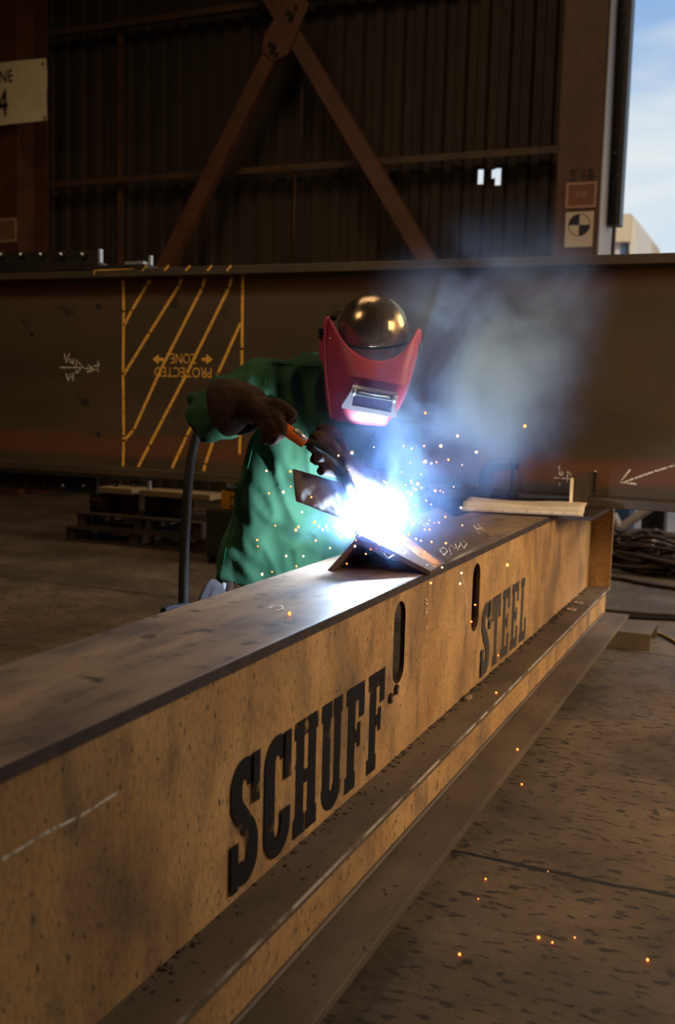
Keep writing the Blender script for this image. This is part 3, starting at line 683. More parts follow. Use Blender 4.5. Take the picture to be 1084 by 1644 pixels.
# cover plate piece on the near end of the right leg
rd = (Rf-ridge); nn_ = rd.cross(st).normalized(); nn_ = nn_ if nn_.z > 0 else -nn_
cp = empty('cover_plate', ridge, 'short thick plate with orange rust lying over the near end of the angle', 'steel plate')
off = nn_*.001
P0 = ridge+off; P1 = ridge+rd*1.05+off; w1 = .34
mb = MB(); base = [P0-st*.012+rd*.0, P1-rd*.0-st*.012, P1+st*(w1*.55), P0+st*w1]
base[1] += Vector((0, 0, .0)); 
mb.prism(base, [p+nn_*.018 for p in base]); cpo = mb.build('plate', M['plate'], cp, bevel=.002)
mb = MB(); bs = [P0.lerp(P1, .25)+st*.17, P0.lerp(P1, .98)+st*.06, P0.lerp(P1, .98)+st*.15, P0.lerp(P1, .25)+st*.28]
mb.prism([p+nn_*.0182 for p in bs], [p+nn_*.0190 for p in bs]); mb.build('rust_patch', M['rustpatch'], cp)
def plane_pt(px, py, p0, n): d = ray(px, py); return CAM+d*((p0-CAM).dot(n)/d.dot(n))
CPf = lambda px, py: plane_pt(px, py, P0+nn_*.0185, nn_)
chalk([[(616, 890), (622, 898), (632, 892)], [(640, 884), (648, 892), (652, 886)], [(646, 880), (655, 889)]], .004, CPf, 'chalk_mark', cp, nn_)
ANf = lambda px, py: plane_pt(px, py, ridge+nn_*.001, nn_)
chalk([[(712, 880), (705, 884), (712, 893), (718, 886), (712, 880)], [(720, 880), (724, 892)], [(722, 876), (730, 882)], [(730, 874), (734, 884), (738, 876)], [(738, 872), (744, 882), (749, 874), (742, 868)]], .004, ANf, 'chalk_mark', an, nn_)
chalk([[(660, 838), (684, 843), (697, 849)], [(676, 838), (681, 848), (688, 842)]], .004, ANf, 'chalk_mark', an, nn_)
chalk([[(757, 845), (772, 856)], [(760, 843), (769, 858)], [(766, 842), (776, 853)], [(763, 852), (773, 848)]], .004, ANf, 'chalk_mark', an, nn_)
# weld bead at the joint
mb = MB(); 
for i in range(9):
    q = ridge+st*(.02+i*.022)+Vector((0, 0, .016)); mb.ellip(q, ((.012, 0, 0), (0, .016, 0), (0, 0, .007)), 10, 6)
mb.build('weld_bead', M['dark'], cp, True)

# arc spot on the ridge
ARC = ridge+st*.085+Vector((0.006, 0, .034)); arc.location = ARC+Vector((.006, -.012, .022))
tag(MB().ellip(ARC, ((.010, 0, 0), (0, .010, 0), (0, 0, .010)), 14, 8).build('welding_arc', M['arc'], smooth=True), 'blinding white welding arc at the tip of the torch', 'arc')

# drawing sheet
def drawing():
    mb = MB(); A = atz(741, 821, T+.004); B = atz(937, 832, T+.004); n = 20; rows = []
    back = atz(760, 819, T+.004)
    u = (B-A); v = Vector((-.02, .20, 0))
    for j in range(13):
        t = j/12; row = []
        for i in range(n+1):
            s = i/n; p = A+u*s+v*t
            lift = .012+.018*t*(1-.25*s)+.005*math.sin(s*7+t*2)+.008*s
            if t < .2: lift += .02*math.sin(t/.2*PI)+.0
            p = p+Vector((0, 0, max(.0, lift*(min(1, t*6))))); row.append(p)
        rows.append(row)
    # front roll: curl under
    fr = []
    for k in range(8):
        a = -PI/2+k*PI/7; fr.append([A+u*(i/n)+Vector((0, -.0-.016*math.cos(a), .013+.013*math.sin(a)+.012*(i/n)*.6)) for i in range(n+1)])
    grid = fr+[[p+Vector((0, .012, .026)) for p in r_] for r_ in rows]
    k0 = len(mb.v)
    for r_ in grid: mb.v += [tuple(p) for p in r_]
    for j in range(len(grid)-1):
        for i in range(n): a = k0+j*(n+1)+i; mb.f.append((a, a+1, a+n+2, a+n+1))
    dsr = empty('drawing_sheet', (A+B)/2, 'curled paper drawing lying on the workbench near the girder', 'paper')
    o = mb.build('paper', M['paper'], dsr, True); s = o.modifiers.new('s', 'SOLIDIFY'); s.thickness = .0012
    mb = MB()
    for i in range(9):
        s = .05+.1*i; p = A+u*s+Vector((0, -.0168, .016+.0108*s)); mb.tube([p+Vector((0, 0, -.006)), p+Vector((0, 0, .004))], .0012, 5)
    mb.build('ink_marks', M['ink'], dsr)
drawing()

# upright plate between workbench and girder
up_ = empty('upright_plate', (-1.02, 5.7, T), 'dark upright plate with a pale front edge standing on the workbench against the girder', 'steel plate')
MB().extrude([(-1.030, 5.52, T+.0005), (-1.030, 5.990, T+.0005), (-1.030, 5.990, .9160), (-1.030, 6.180, .9160), (-1.030, 6.180, 1.056), (-1.030, 5.52, 1.056)], (.014, 0, 0)).build('plate', M['beamflange'], up_, bevel=.002)
MB().box(-1.031, -1.015, 5.514, 5.521, T+.001, 1.054).build('cut_edge', M['banner'], up_)
MB().box(-1.02, -1.004, 6.15, 6.178, .93, 1.05).build('weld_tab', M['dark'], up_)
# C clamp
q = aty(779, 780, GY-.04)
def clamp():
    yc = GY+.0-.035
    f = lambda px, py: Vector((aty(px, py, yc).x, yc, aty(px, py, yc).z))
    r = empty('c_clamp', f(779, 815), 'big dark C-clamp gripping the girder flange to the workbench', 'clamp')
    P = [f(782, 850), f(779, 815), f(780, 775), f(784, 755), f(797, 744), f(815, 741), f(831, 741)]
    P[0] = f(790, 852)
    cp_ = cat_rom([f(800, 852), f(784, 848), f(779, 830), f(779, 790), f(781, 762), f(790, 749), f(806, 744), f(832, 744)], 6)
    MB().tube(cp_, .040, 8, flat=.9, up=(0, 1, 0)).build('frame', M['dark'], r, False)
    c = f(825, 741); MB().cyl(c-Vector((0, 0, .035)), (0, 0, .07), .032, 14).build('screw_boss', M['dark'], r, True)
    t_ = f(825, 700); b_ = f(824, 796)
    mb = MB(); n = 60
    mb.tube([Vector((c.x, yc, t_.z+(b_.z-t_.z)*i/n)) for i in range(n+1)], [.0165 if i % 2 else .0145 for i in range(n+1)], 12); mb.build('screw', M['dark'], r)
    MB().box(c.x-.02, c.x+.02, yc-.02, yc+.02, t_.z, t_.z+.035).build('screw_head', M['grey'], r, bevel=.003)
    MB().cyl(Vector((c.x, yc+.0, b_.z-.01)), (0, 0, .02), .028, 12).build('pad', M['dark'], r)
clamp()

# ================================================================ BACKGROUND ITEMS UNDER THE GIRDER
PP = atz(215, 884, 0); py0 = 8.0
def pallet(x0, x1, y0, y1, z, label):
    r = empty('wooden_pallet', ((x0+x1)/2, y0, z), label, 'pallet', None)
    for k in range(5):
        y = y0+(y1-y0-.1)*k/4; MB().box(x0, x1, y, y+.1, z+.12, z+.14).build('deck_board', M['palletwood'], r)
    for k in range(3):
        x = x0+(x1-x0-.09)*k/2; MB().box(x, x+.09, y0+.01, y1-.01, z+.022, z+.12).build('stringer', M['palletwood'], r)
    for k in range(2):
        y = y0+(y1-y0-.1)*k; MB().box(x0, x1, y, y+.1, z, z+.022).build('bottom_board', M['palletwood'], r)
    return r
xa = aty(105, 880, py0).x; xb = aty(328, 880, py0).x
pallet(xa, xb, py0, py0+1.0, 0, 'dark wooden pallet on the floor, bottom of the stack under the girder')
pallet(xa+.12, xb-.05, py0+.02, py0+.95, .142, 'dark wooden pallet stacked on another, carrying the brown drums')
zt = .284
zt_top = aty(200, 796, py0).z
for i, (p0, p1) in enumerate(((143, 183), (186, 212), (230, 262), (268, 302))):
    a = aty(p0, 830, py0+.22).x; c = aty(p1, 830, py0+.22).x; rr_ = max((c-a)/2, .11); xc = (a+c)/2
    nm = ['leftmost', 'second from left', 'third from left', 'rightmost'][i]
    r = empty('wire_drum', (xc, py0+.28, zt), '%s of four brown drums standing on the pallets under the girder' % nm, 'drum', 'brown drums on the pallets')
    MB().cyl((xc, py0+.28, zt), (0, 0, zt_top-zt), rr_, 20).build('barrel', M['drum'], r, True)
    mb = MB()
    for z_ in (zt+.03, (zt+zt_top)/2, zt_top-.03): mb.cyl((xc, py0+.28, z_-.008), (0, 0, .016), rr_+.005, 20)
    mb.build('hoop', M['dark'], r)
for a_, c_, lb in ((158, 214, 'pale plank lying over the two left drums'), (226, 340, 'pale plank lying over the two right drums')):
    a = aty(a_, 790, py0+.15).x; c = aty(c_, 790, py0+.15).x
    tag(MB().box(a, c, py0+.12, py0+.42, zt_top+.0005, zt_top+.05).build('wood_plank', M['wood']), lb, 'plank')
# cabinet, toolbox, black case
cab = aty(330, 905, 7.6); cx1 = cab.x+.62; cz = aty(340, 818, 7.6).z
r = empty('grey_cabinet', (cab.x+.3, 7.6, 0), 'low grey steel cabinet behind the welder, orange box on it', 'cabinet')
MB().box(cab.x, cx1, 7.6, 8.1, .05, cz).build('body', M['grey'], r, bevel=.006)
MB().box(cab.x+.02, cab.x+.30, 7.588, 7.6, .08, cz-.03).build('door', M['grey'], r); MB().box(cab.x+.32, cx1-.02, 7.588, 7.6, .08, cz-.03).build('door', M['grey'], r)
for dx in (.26, .34): MB().box(cab.x+dx, cab.x+dx+.012, 7.575, 7.588, .3, .42).build('door_handle', M['dark'], r)
MB().box(cab.x+.02, cx1-.02, 7.62, 8.08, 0, .05).build('plinth', M['dark'], r)
tx0 = aty(354, 800, 7.62).x; tz1 = aty(360, 788, 7.62).z
r = empty('tool_box', (tx0+.2, 7.62, cz), 'orange-yellow box on the grey cabinet behind the welder', 'box')
MB().box(tx0, tx0+.42, 7.62, 7.9, cz+.0005, tz1).build('body', M['yellow'], r, bevel=.012)
MB().box(tx0+.10, tx0+.18, 7.612, 7.62, cz+.03, tz1-.04).build('label_panel', M['signk'], r)
MB().box(tx0+.11, tx0+.17, 7.608, 7.612, cz+.045, tz1-.055).build('label_face', M['yellow'], r)
cz2 = aty(365, 738, 7.62).z
r = empty('open_case', (tx0+.2, 7.7, tz1), 'open black tray standing on the orange box behind the welder', 'case')
a_ = aty(362, 740, 7.62).x
MB().box(a_, a_+.40, 7.80, 7.83, tz1+.001, cz2).build('back_panel', M['black'], r); MB().box(a_, a_+.015, 7.62, 7.80, tz1+.001, cz2).build('side_panel', M['grey'], r)
MB().box(a_+.015, a_+.40, 7.62, 7.80, tz1+.001, tz1+.03).build('tray', M['grey'], r)
# rubble at left under girder
# cables, rope pile at right
def rope(P, r_, name, m, label, cat, group=None, k=6):
    return tag(MB().tube(cat_rom(P, k), r_, 8).build(name, m, smooth=True), label, cat, group)
pc = atz(1070, 915, 0)
mb = MB()
for i in range(64):
    a0 = rnd.uniform(0, 6.28); R_ = rnd.uniform(.25, .8); cx_ = pc.x+rnd.uniform(-.25, .35); cy_ = pc.y+rnd.uniform(-.2, .5); n = 14; z0 = rnd.uniform(.02, .34)*(1-.45*R_/.8)
    P = [Vector((cx_+R_*math.cos(a0+t*.35)*(1+.1*math.sin(t*1.3+i)), cy_+R_*.6*math.sin(a0+t*.35), max(.015, z0+.03*math.sin(t*1.1+i)))) for t in range(n)]
    mb.tube(cat_rom(P, 3), rnd.choice((.014, .018, .022)), 6)
tag(mb.build('cable_pile', M['cord'], smooth=True), 'tangled pile of brown cables and ropes on the floor, right of the workbench end', 'cables', kind='stuff')
rope([pc+Vector((-.9, .2, .02)), pc+Vector((-.6, .3, .05)), pc+Vector((-.35, .35, .24)), pc+Vector((-.2, .3, .28)), pc+Vector((-.18, .2, .15)), pc+Vector((-.3, .1, .03))], .014, 'cable', M['cord'], 'dark cable looping up above the left of the cable pile', 'cable')
rope([pc+Vector((.05, .0, .2)), pc+Vector((-.12, -.05, .25)), pc+Vector((-.1, -.12, .18)), pc+Vector((.05, -.15, .17)), pc+Vector((.4, -.1, .2))], .022, 'hose', M['cordp'], 'pale grey hose bent on top of the cable pile', 'hose')
q1 = [atz(px, py, .012) for px, py in ((960, 978), (1000, 982), (1040, 985), (1120, 990))]
rope(q1, .012, 'cable', M['cord'], 'dark cable stretched across the floor behind the steel channel', 'cable')
q1 = [atz(px, py, .012) for px, py in ((1000, 990), (1040, 992), (1120, 996))]
rope(q1, .016, 'cable', M['hose'], 'thick black cable on the floor just behind the steel channel', 'cable')
q1 = [atz(px, py, .010) for px, py in ((1040, 1012), (1060, 1018), (1075, 1025), (1110, 1045), (1150, 1050))]
rope(q1, .009, 'yellow_hose', M['ycord'], 'thin yellow hose on the floor right of the steel channel', 'hose')
q1 = [atz(px, py, .015) for px, py in ((960, 925), (1000, 930), (1040, 938), (1120, 950))]
rope(q1, .018, 'cable', M['cord'], 'brown cable along the front of the cable pile', 'cable')
# white pipe elbow + blue bin outside
q = atz(992, 872, 0); YP = 10.5; f = lambda px, py: Vector((aty(px, py, YP).x, YP, aty(px, py, YP).z))
rope([f(984, 826), f(990, 838), f(996, 848), f(1005, 842), f(1022, 830), f(1050, 812)], .045, 'pale_hose', M['cordp'], 'pale forked pipe seen beyond the workbench end', 'pipe')
tag(MB().box(aty(982, 820, 11).x, aty(1012, 820, 11).x, 11, 11.4, .0, aty(1000, 822, 11).z+.2).build('blue_bin', M['bluebin'], bevel=.01), 'dark blue bin beyond the workbench end, under the girder', 'bin')

# ================================================================ WELDER
K = 1.07
P3 = lambda px, py, d: atd(px, py, d*K)
MB.RS = K
hipc = P3(450, 950, 3.72)
wd = empty('person', (hipc.x, hipc.y, 0), 'person in green jacket and red welding hood bending over the workbench with a torch', 'person')
def ring_between(a, b_, hd, n=28, sq=.85):
    a = Vector(a); b_ = Vector(b_); c = (a+b_)/2; u = (b_-a)/2; v = (-BACK)*hd*K
    out = []
    for k in range(n):
        t = 2*PI*k/n; cx_ = math.copysign(abs(math.cos(t))**sq, math.cos(t)); sy_ = math.copysign(abs(math.sin(t))**sq, math.sin(t)); out.append(c+u*cx_+v*sy_)
    return out
# jacket
def fold(co):
    def rid(v): return 1-abs(mnoise.noise(v))*2.2
    a = mnoise.noise(Vector((co.x*7+co.z*3, co.y*5, co.z*2.2-co.x*3)))
    b_ = rid(Vector((co.x*10+co.z*5+co.y*3, co.y*7, co.z*3.5-co.x*5)))
    c_ = mnoise.noise(Vector((co.x*30+co.z*12, co.y*18, co.z*14-co.x*10)))
    return .017*a+.026*max(-.25, b_)-.011+.006*c_
mb = MB()
mb.loft([ring_between(P3(*a), P3(*b_), hd) for a, b_, hd in (
    ((347, 926, 3.56), (548, 1000, 3.90), .145), ((350, 905, 3.56), (552, 965, 3.90), .145), ((358, 870, 3.55), (572, 895, 3.86), .14), ((383, 790, 3.52), (600, 812, 3.76), .15),
    ((406, 715, 3.48), (628, 750, 3.68), .15), ((412, 655, 3.45), (648, 712, 3.62), .145), ((424, 606, 3.44), (652, 678, 3.60), .12), ((452, 580, 3.46), (632, 636, 3.58), .085), ((498, 566, 3.5), (600, 600, 3.55), .06))])
# right sleeve
mb.tube(cat_rom([P3(452, 622, 3.46), P3(415, 618, 3.43), P3(370, 640, 3.38), P3(334, 668, 3.33)], 5), lerp_list([.085, .082, .082, .088], 5), 20)
mb.tube(cat_rom([P3(338, 670, 3.34), P3(350, 672, 3.28), P3(370, 664, 3.22), P3(388, 660, 3.18)], 5), lerp_list([.088, .080, .062, .050], 5), 20)
# left sleeve
mb.tube(cat_rom([P3(625, 690, 3.58), P3(647, 735, 3.60), P3(656, 785, 3.57)], 5), lerp_list([.090, .080, .074], 5), 20)
mb.tube(cat_rom([P3(656, 787, 3.57), P3(634, 792, 3.53), P3(612, 786, 3.48)], 5), lerp_list([.074, .068, .060], 5), 20)
jk = mb.build('jacket', M['green'], wd); remesh(jk, .0125, 5, fold)
jk['label'] = 'green cotton work jacket'
# collar
mb = MB(); ring = []
cc = P3(560, 590, 3.50)
for z_, r_ in ((-.045, .088), (.0, .080), (.045, .074)):
    ring.append([cc+UP*z_+RIGHT*(r_*1.05*math.cos(2*PI*k/24))+BACK*(r_*math.sin(2*PI*k/24)) for k in range(24)])
o = MB().loft(ring, False).build('collar', M['green'], wd, True); s = o.modifiers.new('s', 'SOLIDIFY'); s.thickness = .006
# yoke seam, placket
def on_jacket(pts, wdt, name='seam'):
    """thin ribbon lying on the jacket, found by casting rays onto the jacket mesh"""
    bpy.context.view_layer.update()
    from mathutils.bvhtree import BVHTree
    me = jk.data; bv = BVHTree.FromPolygons([v.co.copy() for v in me.vertices], [tuple(p.vertices) for p in me.polygons])
    out = []
    for px, py in pts:
        h = bv.ray_cast(CAM, ray(px, py).normalized())
        if h[0] is not None: out.append(h[0]+h[1]*.001)
    if len(out) > 1: MB().tube(out, wdt, 6).build(name, M['thread'], wd, True)
def dense(P, k=6): return [tuple(p)[:2] for p in cat_rom([Vector((a, b_, 0)) for a, b_ in P], k)]
on_jacket(dense([(432, 585), (428, 600), (424, 618)]), .0025)
on_jacket(dense([(436, 583), (470, 586), (512, 590)]), .0025)
on_jacket(dense([(410, 700), (398, 750), (382, 810), (368, 860), (358, 905)], 8), .0022)
on_jacket(dense([(605, 690), (590, 720), (575, 760)]), .0025, 'placket_edge')
# body (mostly hidden): one continuous mesh with legs, torso, neck, head
mb = MB()
hipz = .93; hx, hy = hipc.x, hipc.y
mb.tube([Vector((hx-.03, hy+.02, .72)), P3(448, 930, 3.76), P3(470, 860, 3.74), P3(500, 790, 3.68), P3(525, 700, 3.60), P3(545, 630, 3.54)], [.10, .10, .10, .10, .11, .08], 18)
mb.tube([P3(548, 620, 3.54), P3(575, 570, 3.50), P3(595, 545, 3.47)], [.06, .055, .06], 14)
mb.ellip(P3(600, 540, 3.45), (RIGHT*.078, BACK*.095, UP*.11), 20, 14)
for s in (-1, 1):
    k = Vector((hx+.05*1, hy+s*.11, .42)); an_ = Vector((hx-.06, hy+s*.15, .10))
    mb.tube([Vector((hx-.02, hy+s*.07, .76)), k, an_], [.075, .056, .040], 14); mb.ellip(an_+Vector((.07, 0, -.05)), ((.13, 0, 0), (0, .045, 0), (0, 0, .045)), 14, 8)
bo = mb.build('body', M['skin'], wd); remesh(bo, .014, 3)
mb = MB()
mb.tube([Vector((hx-.03, hy+.02, .70)), Vector((hx-.03, hy+.02, .76)), Vector((hx-.02, hy+.02, .84))], [.13, .14, .13], 20, flat=.8)
for s in (-1, 1):
    k = Vector((hx+.05, hy+s*.12, .42)); an_ = Vector((hx-.06, hy+s*.16, .09))
    mb.tube(cat_rom([Vector((hx-.03, hy+.02+s*.07, .76)), k, an_], 5), lerp_list([.098, .080, .075], 5), 16)
tr = mb.build('trousers', M['denim'], wd); remesh(tr, .014, 3)
for s in (-1, 1):
    a_ = Vector((hx-.06, hy+s*.16, 0)); mb = MB()
    mb.ellip(a_+Vector((.09, 0, .045)), ((.15, 0, 0), (0, .056, 0), (0, 0, .052)), 18, 10); mb.tube([a_+Vector((.0, 0, .04)), a_+Vector((0, 0, .16))], [.062, .058], 14)
    o = mb.build('boot', M['boot'], wd); remesh(o, .008, 3)
    for v in o.data.vertices: v.co.z = max(v.co.z, .003)
# belt pouch: folded leather glove sticking out of the pocket + tool
q = P3(350, 958, 3.36)
mb = MB(); mb.tube(cat_rom([P3(318, 985, 3.34), P3(328, 955, 3.36), P3(338, 938, 3.38), P3(344, 938, 3.4)], 4), .010, 8, flat=1.8)
mb.tube(cat_rom([P3(330, 985, 3.36), P3(340, 962, 3.38), P3(347, 943, 3.40), P3(356, 960, 3.42)], 4), .014, 8, flat=1.8)
o = mb.build('pocket_glove', M['pocket'], wd); remesh(o, .004, 2)
MB().tube([P3(352, 965, 3.40), P3(360, 937, 3.45)], [.012, .008], 10).build('belt_tool', M['silver'], wd, True)
MB().tube([P3(362, 972, 3.44), P3(368, 935, 3.48)], [.020, .016], 10).build('belt_pouch', M['leather'], wd, True)

# gloves --------------------------------------------------------
def wr(co):
    return .0028*mnoise.noise(co*28)+.0016*mnoise.noise(co*60)
def finger(mb, P, r0, r1, k=4): mb.tube(cat_rom(P, k), lerp_list([r0+(r1-r0)*i/(len(P)-1) for i in range(len(P))], k), 12)
gd_ = 3.12
mb = MB()
# gauntlet cuff
mb.tube(cat_rom([P3(357, 655, 3.19), P3(378, 650, 3.17), P3(398, 650, 3.15), P3(412, 656, 3.13)], 5), lerp_list([.094, .084, .062, .052], 5), 22)
# palm / back of hand
mb.tube(cat_rom([P3(404, 652, 3.14), P3(420, 660, 3.12), P3(436, 668, 3.10)], 4), lerp_list([.050, .054, .046], 4), 18, flat=.8)
finger(mb, [P3(428, 650, 3.10), P3(446, 650, 3.08), P3(462, 660, 3.07), P3(473, 670, 3.07)], .022, .0165)        # index on top
finger(mb, [P3(440, 660, 3.08), P3(450, 678, 3.05), P3(452, 694, 3.05), P3(444, 700, 3.08)], .020, .016)
finger(mb, [P3(430, 668, 3.08), P3(440, 686, 3.05), P3(442, 702, 3.05), P3(434, 708, 3.08)], .020, .016)
finger(mb, [P3(418, 672, 3.09), P3(426, 690, 3.07), P3(428, 702, 3.07), P3(424, 708, 3.09)], .019, .0145)
finger(mb, [P3(430, 648, 3.15), P3(450, 655, 3.17), P3(464, 668, 3.17), P3(470, 678, 3.16)], .022, .017)         # thumb behind
gl = mb.build('glove', M['leather'], wd); remesh(gl, .0048, 3, wr); gl['label'] = 'dark brown leather glove on the raised hand'
mb = MB(); n = 26; c = P3(357, 657, 3.192)
ctr = cat_rom([P3(360, 656, 3.19), P3(378, 650, 3.17)], 5)
tdir = (ctr[1]-ctr[0]).normalized()
# left glove under the torch neck
mb = MB()
mb.tube(cat_rom([P3(622, 790, 3.49), P3(598, 778, 3.42), P3(575, 762, 3.34)], 4), lerp_list([.064, .056, .044], 4), 18)
mb.tube(cat_rom([P3(580, 765, 3.35), P3(558, 750, 3.32), P3(538, 738, 3.26)], 4), lerp_list([.044, .050, .042], 4), 18, flat=.8)
finger(mb, [P3(543, 728, 3.25), P3(526, 708, 3.18), P3(512, 700, 3.12), P3(502, 706, 3.10)], .022, .017)
finger(mb, [P3(534, 737, 3.24), P3(516, 722, 3.17), P3(505, 716, 3.11), P3(498, 724, 3.10)], .020, .016)
finger(mb, [P3(534, 750, 3.24), P3(516, 740, 3.17), P3(508, 736, 3.12), P3(503, 744, 3.11)], .019, .0155)
finger(mb, [P3(538, 760, 3.24), P3(524, 756, 3.18), P3(515, 756, 3.13)], .018, .014)
finger(mb, [P3(550, 730, 3.28), P3(540, 702, 3.26), P3(524, 690, 3.19), P3(510, 694, 3.17)], .022, .018)
gl = mb.build('glove', M['leather'], wd); remesh(gl, .0048, 3, wr); gl['label'] = 'brown leather glove steadying the torch neck, smoke in front'
# hand shield flap
mb = MB(); n = 10; rows = []
TLp, TRp, BRp, BLp = P3(470, 754, 3.15), P3(566, 782, 3.33), P3(572, 842, 3.33), P3(475, 804, 3.13)
for j in range(n+1):
    v = j/n; rows.append([(TLp.lerp(TRp, i/n)).lerp(BLp.lerp(BRp, i/n), v)+BACK*(.028*math.sin(v*PI)+.006*math.sin(i*1.7+j)) for i in range(n+1)])
for r_ in rows: mb.v += [tuple(p) for p in r_]
for j in range(n):
    for i in range(n): a = j*(n+1)+i; mb.f.append((a, a+1, a+n+2, a+n+1))
o = mb.build('leather_hand_shield', M['leatherg'], wd, True); s = o.modifiers.new('s', 'SOLIDIFY'); s.thickness = .005
o['label'] = 'grey leather flap with a bright scorched rim'

# welding hood ---------------------------------------------------
HD = 3.26
cols = [ # rows top->bottom, each: list of (px,py,depth) from left-back edge around front to right-back edge
 [(516, 532, 3.50), (521, 512, 3.44), (527, 506, 3.37), (537, 523, 3.33), (548, 543, 3.295), (562, 561, 3.265), (582, 575, 3.245), (607, 582, 3.235), (630, 577, 3.24), (647, 566, 3.255), (659, 550, 3.28), (668, 532, 3.32), (673, 526, 3.36), (677, 530, 3.42), (676, 545, 3.50)],
 [(512, 556, 3.49), (519, 552, 3.42), (533, 552, 3.33), (540, 562, 3.30), (551, 573, 3.265), (566, 582, 3.235), (584, 590, 3.215), (607, 595, 3.205), (630, 592, 3.21), (645, 586, 3.225), (656, 577, 3.25), (664, 566, 3.29), (670, 558, 3.34), (673, 556, 3.40), (672, 562, 3.49)],
 [(514, 585, 3.48), (522, 588, 3.41), (546, 598, 3.29), (551, 602, 3.265), (557, 604, 3.235), (570, 605, 3.21), (586, 607, 3.195), (607, 611, 3.185), (629, 615, 3.19), (643, 618, 3.20), (652, 619, 3.22), (656, 612, 3.26), (660, 600, 3.32), (663, 595, 3.38), (664, 592, 3.46)],
 [(519, 620, 3.46), (525, 630, 3.39), (543, 636, 3.29), (549, 634, 3.255), (556, 626, 3.225), (570, 619, 3.205), (586, 619, 3.20), (607, 623, 3.195), (628, 627, 3.20), (638, 632, 3.205), (647, 632, 3.22), (650, 630, 3.25), (654, 622, 3.31), (657, 618, 3.36), (658, 615, 3.43)],
 [(525, 650, 3.43), (529, 656, 3.37), (537, 660, 3.29), (546, 658, 3.255), (554, 655, 3.235), (568, 656, 3.225), (585, 658, 3.22), (604, 661, 3.215), (622, 663, 3.22), (629, 662, 3.225), (635, 658, 3.235), (639, 652, 3.26), (644, 644, 3.31), (648, 640, 3.35), (650, 638, 3.40)],
 [(530, 668, 3.40), (531, 671, 3.35), (530, 673, 3.30), (540, 675, 3.275), (552, 677, 3.262), (566, 679, 3.257), (583, 681, 3.254), (600, 682, 3.252), (614, 683, 3.254), (618, 683, 3.26), (622, 679, 3.27), (627, 672, 3.29), (633, 664, 3.32), (638, 658, 3.35), (641, 655, 3.38)],
]
mb = MB(); n = len(cols[0])
for j_, r_ in enumerate(cols):
    for i_, p in enumerate(r_):
        w_ = max(0, 1-abs(i_-7)/6); mb.v.append(tuple(P3(p[0], p[1], p[2]-.02+(-.012, -.01, -.02, .0, .03, .06)[j_]*w_)))
for j in range(len(cols)-1):
    for i in range(n-1): a = j*n+i; mb.f.append((a, a+1, a+n+1, a+n))
k = len(mb.v)
hood = mb.build('welding_hood', M['red'], wd)
hood.data.materials.append(M['pinkin'])
s = hood.modifiers.new('ss', 'SUBSURF'); s.levels = 2; s.render_levels = 2
# crease the brow and lower edge so the fibre panels stay crisp
cr_ = hood.data.attributes.new('crease_edge', 'FLOAT', 'EDGE')
for e_ in hood.data.edges:
    a, b_ = sorted(e_.vertices); ja, jb = a//n, b_//n
    if ja == jb and ja in (2,) and 3 <= a % n and b_ % n <= 11: cr_.data[e_.index].value = 1.0; e_.use_edge_sharp = True
    if ja != jb and a % n == 3 and ja >= 1: cr_.data[e_.index].value = .6
s = hood.modifiers.new('s', 'SOLIDIFY'); s.thickness = .004; s.offset = 0
hood.data.shade_smooth(); hood['label'] = 'red fibre welding hood tilted down over the face'
# side rim strip, rivets, knob
for px, py, d in ((525, 512, 3.385), (531, 545, 3.325), (539, 575, 3.298), (548, 601, 3.262), (568, 616, 3.198), (600, 621, 3.186), (633, 626, 3.19)):
    MB().ellip(P3(px, py, d), (RIGHT*.005, BACK*.004, UP*.005), 10, 6).build('rivet', M['rivet'], hood, True)
mb = MB(); kc = P3(519, 534, 3.43)
mb.ellip(kc, (RIGHT*.014, BACK*.018, UP*.018), 12, 8)
for a_ in range(4): mb.ellip(kc-RIGHT*.010+UP*(.018*math.sin(a_*PI/2+.4))+BACK*(.018*math.cos(a_*PI/2+.4)), (RIGHT*.008, BACK*.008, UP*.008), 8, 6)
mb.build('hood_knob', M['dark'], hood, True)
MB().ellip(P3(673, 558, 3.38), (RIGHT*.010, BACK*.014, UP*.016), 12, 8).build('hood_knob', M['dark'], hood, True)
M['hoodedge'] = mat('hood_pale_edge', (.60, .16, .24), rough=.5)  # paler pink for the thin tube along the hood's side edge
MB().tube(cat_rom([P3(527, 508, 3.345), P3(523, 545, 3.365), P3(524, 590, 3.365), P3(528, 635, 3.345), P3(532, 671, 3.315)], 6), .0035, 8).build('edge_ridge', M['hoodedge'], hood, True)
# lens frame
fu = (P3(634, 650, 3.20)-P3(556, 636, 3.20)); fu.normalize()
fc = P3(598, 644, 3.172); fv = (UP*.84+BACK*.54); fv = (fv-fu*fv.dot(fu)).normalized(); fn = fu.cross(fv)
def FP(u, v, w_=0): return fc+fu*u*K+fv*v*1.1*K+fn*w_
def fbox(u0, u1, v0, v1, w0, w1, name, m, bev=.0015):
    mb = MB(); mb.prism([FP(u0, v0, w0), FP(u1, v0, w0), FP(u1, v1, w0), FP(u0, v1, w0)], [FP(u0, v0, w1), FP(u1, v0, w1), FP(u1, v1, w1), FP(u0, v1, w1)]); return mb.build(name, m, hood, bevel=bev)
mb = MB()
o_out = [(-.090, -.036), (.082, -.036), (.082, -.022), (.074, -.018), (.074, .034), (-.068, .034), (-.072, .016), (-.090, -.026)]
o_in = [(-.060, -.022), (.062, -.022), (.062, -.022), (.062, .012), (.062, .012), (-.060, .012), (-.060, .012), (-.060, -.022)]
A = [FP(u, v, .006) for u, v in o_out]; B = [FP(u, v, .006) for u, v in o_in]; A2 = [FP(u, v, -.014) for u, v in o_out]; B2 = [FP(u, v, -.014) for u, v in o_in]
